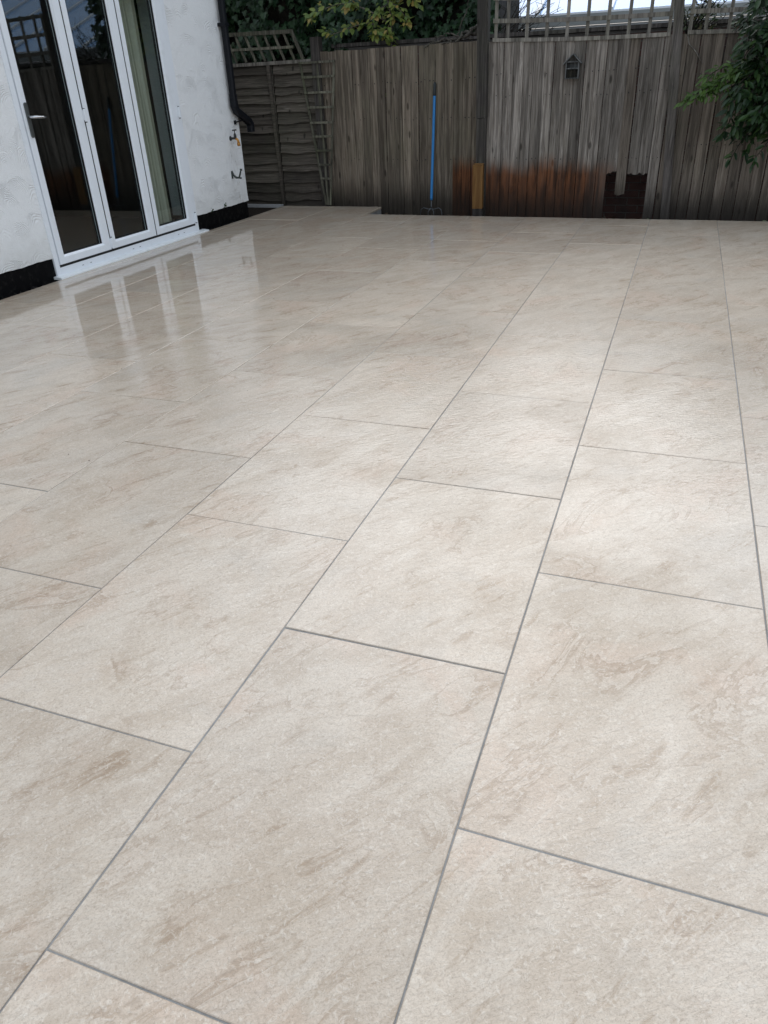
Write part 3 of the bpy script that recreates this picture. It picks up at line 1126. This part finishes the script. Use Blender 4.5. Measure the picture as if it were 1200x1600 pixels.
# ------------------------------------------------------------------ bird box (little slatted house)
bx = thing('bird_box', (-.287, 7.885, 1.215), 'small grey wooden house-shaped box hung on the silvered fence', 'bird box')
x0, x1, zb, ze, zp, yb, yf = -.350, -.224, 1.218, 1.345, 1.408, 7.882, 7.815
xm = (x0 + x1) / 2
build(MB().span((x0 + .005, yb - .008, zb), (x1 - .005, yb, ze)), 'back_panel', 'grey_box', bx)
mb = MB()
mb.span((x0, yf, zb), (x0 + .009, yb, ze + .004))
mb.span((x1 - .009, yf, zb), (x1, yb, ze + .004))
build(mb, 'side_panel', 'grey_box', bx)
for zz_ in (zb - .008, 1.290, ze):
    build(MB().span((x0 - (.004 if zz_ < zb else -.0092), yf - .002, zz_), (x1 + (.004 if zz_ < zb else -.0092), yb - .0085, zz_ + .0085)), 'shelf', 'grey_box', bx)
mb = MB()
mb.add([(x0 + .006, yf + .02, ze + .009), (x1 - .006, yf + .02, ze + .009), (xm, yf + .02, zp - .004), (x0 + .006, yf + .03, ze + .009), (x1 - .006, yf + .03, ze + .009), (xm, yf + .03, zp - .004)],
       [(0, 1, 2), (5, 4, 3), (0, 3, 4, 1), (1, 4, 5, 2), (2, 5, 3, 0)])
build(mb, 'gable', 'post', bx)
build(MB().bar((x0 - .022, (yf + yb) / 2 - .006, ze - .012), (xm, (yf + yb) / 2 - .006, zp + .004), .008, .082), 'roof_board', 'grey_box', bx)
build(MB().bar((x1 + .022, (yf + yb) / 2 - .006, ze - .012), (xm + .006, (yf + yb) / 2 - .006, zp), .008, .082), 'roof_board', 'grey_box', bx)
mb = MB()
for i in range(9):
    x = x0 + .017 + i * .0117
    mb.tube([(x, yf + .022, zb + .006), (x + .001, yf + .022, 1.287)], .0052, 6)
build(mb, 'cane_filling', 'bark', bx)

# ------------------------------------------------------------------ rake
rk = thing('garden_rake', (-1.69, 7.84, ZS), 'blue-handled garden rake leaning upright against the fence', 'rake')
top, bot = Vector((-1.701, 8.020, 1.232)), Vector((-1.692, 7.835, .125))
ax = lambda t: bot + (top - bot) * t
build(MB().tube([ax(.0), ax(.02), ax(.88), ax(.89)], [.0120, .0145, .0145, .0135], 14), 'handle', 'blue', rk, smooth=True)
build(MB().tube([ax(.8901), ax(.905), ax(.985), ax(1.0)], [.0165, .0175, .0170, .009], 14), 'grip', 'grip', rk, smooth=True)
mb = MB()
mb.tube([ax(0.03), bot + Vector((0, -.006, -.06)), bot + Vector((.002, -.01, -.085))], [.008, .007, .006], 8)
for s_ in (-1, 1):
    c = bot + Vector((.002, -.01, -.080))
    mb.tube([c, c + Vector((.025 * s_, -.004, -.012)), c + Vector((.085 * s_, -.006, .004)), c + Vector((.112 * s_, -.008, -.012)), c + Vector((.122 * s_, -.010, -.05)), c + Vector((.124 * s_, -.014, -.15))],
            [.0055, .005, .0045, .0042, .004, .003], 6)
    mb.tube([c, c + Vector((.030 * s_, -.014, -.03)), c + Vector((.040 * s_, -.02, -.15))], [.005, .0045, .003], 6)
build(mb, 'rake_head', 'steel', rk, smooth=True)

# ------------------------------------------------------------------ brick wall behind the fence
BY = 8.46
bw = thing('brick_wall', (0, BY, -.3), 'old dark red brick wall standing behind the boarded fence', 'wall')
build(MB().span((-3.0, BY + .006, -.3), (3.6, BY + .2, 1.60)), 'mortar_core', 'mortar', bw)
bm = MB().box((0, 0, 0), (.215, .1, .065)).mesh('brick')
stuff = MB()
nb_ = 0
for c in range(25):
    zc = -.26 + .075 * c
    for i in range(30):
        x = -2.95 + .225 * i + (.1125 if c % 2 else 0)
        if x > 3.45: continue
        near = (-.45 < x < 1.15 and c < 11) or (c >= 23 and x < 1.6)
        jit = random.uniform(-.003, .003)
        if near:
            o = link('brick', bm, 'brick', bw, (x, .05 + jit, zc + .3))
            nb_ += 1
        else:
            stuff.box((x, BY + .05 + jit, zc), (.215, .1, .065))
tag(build(stuff, 'brickwork', 'brick', bw), kind='stuff')
build(MB().span((-3.02, BY - .02, 1.605), (3.62, BY + .22, 1.64)), 'coping', 'post', bw)

# ------------------------------------------------------------------ ivy hedge over the wall
ivy = thing('ivy_hedge', (-3.4, 8.9, -.14), 'dense dark green ivy hedge rising behind the fence beside the house', 'ivy')


def ivy_y(x, z):
    return 8.78 - .10 * np.sin(x * 2.1 + z * 1.3) - .12 * np.sin(x * 4.7 - z * 3.1 + 1) + .06 * np.sin(x * 11 + z * 7) - .18 * np.clip(z - 1.75, 0, .6) + .5 * np.clip(z - 2.45, 0, 1) ** 1.5


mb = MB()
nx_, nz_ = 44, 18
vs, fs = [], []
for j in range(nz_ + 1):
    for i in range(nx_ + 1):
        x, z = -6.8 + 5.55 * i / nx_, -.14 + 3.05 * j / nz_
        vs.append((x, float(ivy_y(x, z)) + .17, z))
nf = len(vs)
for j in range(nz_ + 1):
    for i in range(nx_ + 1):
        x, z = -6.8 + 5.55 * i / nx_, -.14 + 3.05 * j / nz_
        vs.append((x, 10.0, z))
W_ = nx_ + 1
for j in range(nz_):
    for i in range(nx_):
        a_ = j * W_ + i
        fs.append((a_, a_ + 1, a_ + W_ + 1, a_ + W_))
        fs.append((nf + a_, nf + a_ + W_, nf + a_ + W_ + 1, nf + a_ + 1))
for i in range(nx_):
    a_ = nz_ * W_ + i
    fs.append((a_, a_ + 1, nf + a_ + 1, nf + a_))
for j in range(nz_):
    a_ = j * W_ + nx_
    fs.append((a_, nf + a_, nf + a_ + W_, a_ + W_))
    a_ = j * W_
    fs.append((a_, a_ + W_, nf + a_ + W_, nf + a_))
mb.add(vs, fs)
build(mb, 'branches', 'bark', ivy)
N = 13000
x = rng.uniform(-6.8, -1.22, N)
z = 1.35 + (rng.random(N) ** .9) * 1.75
clump = np.sin(x * 6.1 + 2 * np.sin(z * 5)) * np.sin(z * 8.3 + 1.7 * np.sin(x * 3.3))
keep = rng.random(N) < .55 + .5 * clump
keep |= z > 2.3
x, z = x[keep], z[keep]
N = len(x)
y = ivy_y(x, z) + rng.uniform(-.10, .16, N) - .08 * np.maximum(0, np.sin(x * 6.1 + 2 * np.sin(z * 5)))
over = rng.random(N) < .16                      # top surface
z[over] = 2.9 + rng.uniform(-.05, .2, over.sum())
y[over] = rng.uniform(8.8, 10.0, over.sum())
cen = np.stack([x, y, z], 1)
cen -= np.array(ivy.location)
nr = np.stack([rng.normal(0, .35, N), -np.ones(N), .75 + rng.normal(0, .35, N)], 1)
tp = np.stack([rng.normal(0, .5, N), -.25 + rng.normal(0, .2, N), -np.ones(N)], 1)
link('leaves', leaf_mesh('leaves', cen, nr, tp, rng.uniform(.055, .115, N), IVY), 'ivy', ivy)

# ------------------------------------------------------------------ yellow-green shrub in front of the ivy
ys = thing('leafy_shrub', (-2.35, 8.42, -.14), 'straggly yellow-green leafy branches hanging over the fence in front of ivy', 'shrub')
mb = MB()
LC, LN, LT, LS = [], [], [], []


def sprig(pts, r0, mb, n_leaf, size, spread=.05, r1=.002):
    pts = [Vector(q) for q in pts]
    # smooth the path
    path = []
    for i in range(len(pts) - 1):
        for k in range(4):
            t = k / 4
            p0, p1, p2, p3 = pts[max(i - 1, 0)], pts[i], pts[i + 1], pts[min(i + 2, len(pts) - 1)]
            path.append(.5 * ((2 * p1) + (p2 - p0) * t + (2 * p0 - 5 * p1 + 4 * p2 - p3) * t * t + (3 * p1 - p0 - 3 * p2 + p3) * t ** 3))
    path.append(pts[-1])
    n = len(path)
    mb.tube(path, [r0 + (r1 - r0) * i / (n - 1) for i in range(n)], 5)
    for _ in range(n_leaf):
        t = random.random() ** .75 * (n - 1)
        i = min(int(t), n - 2)
        q = path[i].lerp(path[i + 1], t - i)
        d = (path[i + 1] - path[i]).normalized()
        o_ = Vector((random.gauss(0, 1), random.gauss(0, .8), random.gauss(0, .8))).normalized()
        tip = (d * .7 + o_ * .8 + Vector((0, -.1, -.25))).normalized()
        LC.append(q + o_ * random.uniform(0, spread))
        LT.append(tip)
        LN.append(Vector((random.gauss(0, .45), -.55 + random.gauss(0, .3), .8 + random.gauss(0, .3))))
        LS.append(random.uniform(*size))


def flush(name, parent, half, mat, mbt, matb, twig='twigs'):
    off = np.array(wloc(parent))
    link(name, leaf_mesh(name, np.array([tuple(q) for q in LC]) - off, np.array([tuple(q) for q in LN]), np.array([tuple(q) for q in LT]), np.array(LS), half), mat, parent)
    if mbt is not None:
        build(mbt, twig, matb, parent, smooth=True)
    LC.clear(); LN.clear(); LT.clear(); LS.clear()


for pts, nl in (([(-2.30, 8.44, -.14), (-2.33, 8.42, 1.2), (-2.28, 8.36, 1.75), (-2.34, 8.30, 2.15), (-2.55, 8.26, 2.5)], 34),
                ([(-2.30, 8.38, 1.70), (-2.50, 8.30, 1.80), (-2.72, 8.26, 1.765), (-2.90, 8.22, 1.72), (-3.0, 8.2, 1.74)], 34),
                ([(-2.33, 8.38, 1.80), (-2.55, 8.28, 1.93), (-2.78, 8.22, 1.98), (-3.02, 8.18, 1.93), (-3.12, 8.16, 1.87)], 40),
                ([(-2.30, 8.38, 1.90), (-2.14, 8.26, 2.05), (-2.02, 8.20, 2.02), (-1.93, 8.16, 1.92)], 26),
                ([(-2.30, 8.38, 2.0), (-2.22, 8.27, 1.95), (-2.10, 8.22, 1.86), (-2.05, 8.20, 1.76)], 30),
                ([(-2.32, 8.38, 1.95), (-2.40, 8.26, 1.90), (-2.43, 8.22, 1.78), (-2.40, 8.2, 1.68)], 30),
                ([(-2.34, 8.34, 2.1), (-2.22, 8.24, 2.18), (-2.05, 8.2, 2.2), (-1.9, 8.2, 2.1)], 26),
                ([(-2.34, 8.30, 2.12), (-2.5, 8.24, 2.12), (-2.62, 8.2, 2.04), (-2.70, 8.18, 1.95)], 26),
                ([(-2.32, 8.36, 1.85), (-2.2, 8.25, 1.86), (-2.26, 8.2, 1.74), (-2.28, 8.19, 1.66)], 22)):
    sprig(pts, .008 if pts[0][2] > 0 else .016, mb, int(nl * 1.7), (.04, .085))
flush('leaves', ys, OVAL, 'yellow_leaf', mb, 'stem')

# ------------------------------------------------------------------ old vine stems over the fence
vn = thing('vine', (-1.35, 8.3, -.14), 'twisted bare brown vine stems lying over the fence top by the tall post', 'vine')
mb = MB()


def wig(pts, r, amp=.012, n=6):
    pts = [Vector(q) for q in pts]
    path = []
    for i in range(len(pts) - 1):
        for k in range(n):
            path.append(pts[i].lerp(pts[i + 1], k / n) + Vector((random.gauss(0, amp), random.gauss(0, amp), random.gauss(0, amp))))
    path.append(pts[-1])
    m_ = len(path)
    mb.tube(path, [r * (1 - .6 * i / m_) * random.uniform(.8, 1.2) for i in range(m_)], 7)


wig([(-1.28, 8.34, -.14), (-1.25, 8.30, 1.1), (-1.24, 8.16, 1.66)], .03)
wig([(-1.22, 8.12, 1.70), (-1.34, 8.08, 1.675), (-1.42, 8.06, 1.62), (-1.50, 8.04, 1.585)], .026)
wig([(-1.24, 8.10, 1.655), (-1.32, 8.06, 1.640), (-1.40, 8.04, 1.61), (-1.48, 8.02, 1.575)], .022)
wig([(-1.47, 8.04, 1.585), (-1.58, 8.05, 1.605), (-1.68, 8.06, 1.590), (-1.77, 8.06, 1.565), (-1.82, 8.03, 1.545)], .013, .007)
wig([(-1.45, 8.05, 1.62), (-1.58, 8.06, 1.650), (-1.68, 8.07, 1.625), (-1.76, 8.06, 1.59)], .008, .006)
wig([(-1.33, 8.05, 1.66), (-1.36, 8.03, 1.60), (-1.31, 8.01, 1.585)], .010, .006)
wig([(-1.48, 8.08, 1.62), (-1.45, 8.10, 1.72), (-1.40, 8.12, 1.84), (-1.37, 8.14, 1.98)], .008, .006)
wig([(-1.52, 8.03, 1.575), (-1.60, 8.02, 1.570), (-1.62, 8.01, 1.558)], .012, .005)
build(mb, 'stems', 'stem', vn, smooth=True)
# bare twigs against the conservatory
bt = thing('bare_shrub', (-1.15, 8.75, -.14), 'leafless tangle of thin dark twigs behind the trellis beside the tall post', 'shrub')
mb = MB()
mb.tube([(-1.15, 8.75, -.14), (-1.17, 8.74, .8), (-1.14, 8.72, 1.55)], [.02, .017, .012], 7)
for _ in range(34):
    a_ = Vector((-1.15 + random.uniform(-.08, .08), 8.72 + random.uniform(-.05, .05), random.uniform(1.35, 1.68)))
    ang = random.uniform(.25, 1.5)
    L = random.uniform(.25, .75)
    b_ = a_ + Vector((math.cos(ang) * L, random.uniform(-.1, .1), math.sin(ang) * L))
    m_ = a_.lerp(b_, .5) + Vector((0, 0, random.uniform(-.03, .06)))
    mb.tube([a_, m_, b_], [.006, .004, .0018], 4)
    for _k in range(2):
        c = m_.lerp(b_, random.random())
        mb.tube([c, c + Vector((random.uniform(-.12, .2), random.uniform(-.05, .05), random.uniform(-.02, .15)))], [.0028, .0012], 4)
build(mb, 'twigs', 'bark', bt)

# ------------------------------------------------------------------ climber on the trellis by the leaning post
cl = thing('climber', (.75, 8.0, -.14), 'sparse small-leaved climber threaded through the trellis at the leaning post', 'climbing plant')
mb = MB()
mb.tube([(.75, 8.02, -.14), (.73, 8.02, .9), (.70, 8.0, 1.5)], [.012, .01, .007], 6)
for _ in range(26):
    a_ = Vector((.70 + random.uniform(-.15, .35), 8.0 + random.uniform(-.03, .05), random.uniform(1.55, 1.85)))
    b_ = a_ + Vector((random.uniform(-.35, .45), random.uniform(-.05, .08), random.uniform(-.02, .28)))
    sprig([(.70, 8.0, 1.5), a_, a_.lerp(b_, .5) + Vector((0, 0, .03)), b_], .004, mb, 16, (.022, .045), .03, .0015)
flush('leaves', cl, OVAL, 'climber', mb, 'bark')
mb = MB()
mb.tube([(.70, 7.835, 1.52), (.725, 7.82, 1.44), (.79, 7.81, 1.38), (.865, 7.808, 1.28)], [.005, .005, .004, .003], 6)
tag(build(mb, 'dry_stem', 'trellis', None, (.70, 7.82, 1.3), smooth=True), 'short pale dry stem dangling beside the leaning post', 'stem')

# ------------------------------------------------------------------ evergreen shrub at the right
sh = thing('evergreen_shrub', (2.05, 7.68, -.14), 'dark evergreen shrub with glossy leaves overhanging the patio corner', 'shrub')
mb = MB()
mb.tube([(2.05, 7.68, -.14), (2.02, 7.66, .5), (1.93, 7.60, 1.1), (1.85, 7.55, 1.8), (1.8, 7.5, 2.5)], [.05, .045, .04, .028, .012], 9)


def limb(pts, r, n, size=(.06, .11), sp=.09):
    sprig(pts, r, mb, n, size, sp, .003)


for _ in range(62):
    z = random.uniform(1.05, 2.55)
    a_ = Vector((1.95 - .08 * z, 7.62 - .05 * z, z - .25))
    ang = random.uniform(-3.6, .6)
    rr = random.uniform(.35, .72)
    b_ = a_ + Vector((math.cos(ang) * rr, math.sin(ang) * rr * .55 - .05, random.uniform(-.1, .4)))
    if b_.x < 1.14 and b_.z < 1.95: b_.x = 1.14 + random.uniform(0, .18)
    if b_.y > 7.72: b_.y = 7.72
    m_ = a_.lerp(b_, .55) + Vector((0, 0, .08))
    limb([a_, m_, b_, b_ + Vector((-.04, -.04, -.12))], .008, 62)
# hanging masses seen at the frame's edge
for _ in range(34):
    a_ = Vector((1.85, 7.55, random.uniform(1.0, 1.75)))
    b_ = Vector((random.uniform(1.18, 1.58), random.uniform(7.28, 7.62), random.uniform(.78, 1.62)))
    limb([a_, a_.lerp(b_, .5) + Vector((0, 0, .12)), b_, b_ + Vector((-.05, -.02, -.10))], .007, 46)
# drooping sprigs
for b_ in ((1.33, 7.45, .60), (1.22, 7.45, .53), (1.40, 7.4, .50), (1.12, 7.46, .72)):
    b_ = Vector(b_)
    limb([(1.60, 7.5, 1.0), b_ + Vector((.1, .02, .2)), b_ + Vector((.02, 0, .06)), b_], .005, 11, (.06, .10), .02)
flush('leaves', sh, LANCE, 'laurel', mb, 'bark', 'branches')
mb = MB()
for b_ in ((.76, 7.42, 1.0), (.80, 7.40, 1.03), (.86, 7.38, 1.03), (.92, 7.42, 1.10), (.98, 7.40, 1.07), (1.02, 7.38, 1.16), (.90, 7.45, 1.17), (1.10, 7.40, 1.0)):
    b_ = Vector(b_)
    limb([(1.55, 7.5, 1.32), (1.28, 7.46, 1.26), b_ + Vector((.14, .02, .08)), b_], .005, 64, (.04, .075), .06)
flush('young_leaves', sh, LANCE, 'fresh', mb, 'bark', 'side_branches')

# ------------------------------------------------------------------ neighbour's conservatory beyond
cv = thing('conservatory', (.6, 12.0, -.14), "neighbouring conservatory with blue-tinted glass roof and white bars behind the trellis", 'conservatory')
CX0, CX1, CY0, CY1, EZ, RZ = -2.0, 5.2, 10.5, 13.6, 1.895, 3.1
build(MB().span((CX0 + .06, CY0 + .06, -.14), (CX1, CY1, 1.70)), 'wall', 'cons_wall', cv)
build(MB().span((CX0, CY0 - .002, 1.722), (CX1, CY0 + .10, 1.752)), 'fascia', 'cons_white', cv)
build(MB().span((CX0 - .05, CY0 - .06, 1.757), (CX1, CY0 + .05, 1.868)), 'gutter', 'cons_grey', cv)
RX = CX0 + 1.75                                  # where the hip meets the ridge


def roofpt(x, t):
    """front slope; t 0 eave, 1 ridge"""
    return Vector((x, CY0 + (CY1 - CY0) * t, EZ + (RZ - EZ) * t))


step = .74
xs = [RX + step * i for i in range(9) if RX + step * i <= CX1 + .01]
for i in range(len(xs) - 1):
    a_, b_ = xs[i], xs[i + 1]
    q = [roofpt(a_, 0), roofpt(b_, 0), roofpt(b_, 1), roofpt(a_, 1)]
    build(MB().add(q + [v - Vector((0, 0, .025)) for v in q], [(0, 1, 2, 3), (7, 6, 5, 4), (0, 4, 5, 1), (1, 5, 6, 2), (2, 6, 7, 3), (3, 7, 4, 0)]), 'roof_pane', 'cons_glass', cv)
hip = lambda t: Vector((CX0 + (RX - CX0) * t, CY0 + (CY1 - CY0) * t, EZ + (RZ - EZ) * t))
hx = [CX0, (CX0 + RX) / 2, RX]
for i in range(2):
    t0, t1 = i / 2, (i + 1) / 2
    q = [roofpt(hx[i], 0), roofpt(hx[i + 1], 0), hip(t1), hip(t0)] if i else [roofpt(hx[0], 0), roofpt(hx[1], 0), hip(.5)]
    n = len(q)
    build(MB().add(q + [v - Vector((0, 0, .025)) for v in q], [tuple(range(n)), tuple(range(n, 2 * n))[::-1]] + [(k, n + k, n + (k + 1) % n, (k + 1) % n) for k in range(n)]), 'roof_pane', 'cons_glass', cv)
q = [roofpt(CX0, 0), hip(1), Vector((CX0, CY1, EZ))]
build(MB().add(q + [v - Vector((0, 0, .025)) for v in q], [(0, 1, 2), (5, 4, 3), (0, 3, 4, 1), (1, 4, 5, 2), (2, 5, 3, 0)]), 'roof_pane', 'cons_glass', cv)
for x in xs:
    build(MB().bar(roofpt(x, 0) + Vector((0, -.02, .012)), roofpt(x, 1) + Vector((0, 0, .012)), .055, .03, (0, 0, 1)), 'glazing_bar', 'cons_white', cv)
build(MB().bar(roofpt(hx[1], 0) + Vector((0, -.02, .012)), hip(.5) + Vector((0, 0, .012)), .055, .03, (0, 0, 1)), 'glazing_bar', 'cons_white', cv)
build(MB().bar(hip(0) + Vector((0, 0, .016)), hip(1) + Vector((0, 0, .016)), .09, .04, (0, 0, 1)), 'hip_bar', 'cons_white', cv)
build(MB().bar(Vector((RX, CY1, RZ + .02)), Vector((CX1, CY1, RZ + .02)), .12, .06, (0, 0, 1)), 'ridge_bar', 'cons_white', cv)
build(MB().span((CX0, CY0 - .03, 1.872), (CX1, CY0 + .03, 1.892)), 'eave_bar', 'cons_white', cv)

# ------------------------------------------------------------------ small things on the ground
# gravel strip at the plinth
mb = MB()
for _ in range(520):
    c = (random.uniform(XW - .005, -3.672), random.uniform(3.0, 7.5), random.uniform(-.03, -.004))
    if 4.25 < c[1] < 6.5: continue
    r_ = random.uniform(.006, .015)
    q = Quaternion((random.gauss(0, 1), random.gauss(0, 1), random.gauss(0, 1), random.gauss(0, 1))).normalized()
    vs = [Vector((1, 0, 0)), Vector((-1, 0, 0)), Vector((0, 1, 0)), Vector((0, -1, 0)), Vector((0, 0, .8)), Vector((0, 0, -.8))]
    vs = [q @ (v * r_ * random.uniform(.7, 1.2)) + Vector(c) for v in vs]
    mb.add(vs, [(0, 2, 4), (2, 1, 4), (1, 3, 4), (3, 0, 4), (2, 0, 5), (1, 2, 5), (3, 1, 5), (0, 3, 5)])
mb.add([(XW - .009, -1.8, -.022), (-3.681, -1.8, -.022), (-3.681, 7.5, -.022), (XW - .009, 7.5, -.022)], [(0, 1, 2, 3)])
tag(build(mb, 'gravel', 'stone'), 'dark gravel strip between the black plinth and the paving', 'gravel', kind='stuff')
mb = MB().span((-4.6, 7.465, -.138), (-3.684, 8.222, -.028))
tag(build(mb, 'soil_bed', 'soil'), kind='structure')
# pale slab lying behind the patio's far left corner
tag(build(MB().span((-4.25, 8.225, -.13), (-3.72, 8.268, .006)), 'concrete_slab', 'concrete', None, (-4.0, 8.24, -.13)),
    'pale concrete edging block at the foot of the dark lap fence', 'slab')
# leaf litter along the foot of the fence
N = 900
x = rng.uniform(-2.38, 2.9, N)
y = 7.62 - .022 * x + rng.random(N) ** .8 * (8.0 - .04 * x - 7.62)
cen = np.stack([x, y, -.13 + rng.random(N) * .085], 1)
tag(link('leaf_litter', leaf_mesh('leaf_litter', cen, np.stack([rng.normal(0, .5, N), rng.normal(0, .5, N), np.ones(N)], 1), rnd(N), rng.uniform(.025, .06, N), OVAL), 'litter'),
    'dead brown leaves lying in the soil gap under the fence', 'leaf litter', kind='stuff')
# grit on the paving
mb = MB()
for _ in range(40):
    c = Vector((random.uniform(-2.5, 1.4), random.uniform(1.6, 7.2), .0012))
    r_ = random.uniform(.0012, .0032)
    vs = [Vector((math.cos(k * 1.2566) * r_ * random.uniform(.7, 1.3), math.sin(k * 1.2566) * r_ * random.uniform(.7, 1.3), 0)) + c for k in range(5)] + [c + Vector((0, 0, r_))]
    mb.add(vs, [(k, (k + 1) % 5, 5) for k in range(5)])
tag(build(mb, 'grit', 'grit'), 'tiny dark specks of grit scattered on the paving', 'grit', kind='stuff')


def weed(loc, n, size, label, mat='weed', up=1.0):
    o = thing('weed', loc, label, 'weed')
    c = np.array([[random.gauss(0, size * .7), random.gauss(0, size * .35), abs(random.gauss(0, size * .6))] for _ in range(n)])
    tp = np.stack([rng.normal(0, .7, n), rng.normal(0, .5, n) - .2, np.full(n, up)], 1)
    nr = np.stack([rng.normal(0, .4, n), -np.ones(n), .6 + rng.normal(0, .3, n)], 1)
    link('leaves', leaf_mesh('leaves', c, nr, tp, rng.uniform(.5, 1.0, n) * size, OVAL), mat, o)
    mb = MB()
    for q in c[::2]:
        mb.tube([(loc[0], loc[1], loc[2] - .01), (loc[0] + q[0], loc[1] + q[1], loc[2] + q[2])], [.0018, .001], 4)
    build(mb, 'stalks', 'climber', o)


weed((.60, 7.80, -.11), 60, .045, 'pale speckled weed growing at the fence foot beside the broken hole')
weed((1.62, 7.72, -.11), 36, .05, 'small pale weed at the fence foot under the evergreen shrub')
weed((XW + .004, 6.93, .165), 12, .030, 'larger green weed sprouting on the plinth ledge under the hose hook', 'laurel')
weed((XW + .004, 6.66, .160), 8, .024, 'smaller green weed sprouting on the plinth ledge nearer the doors', 'laurel')
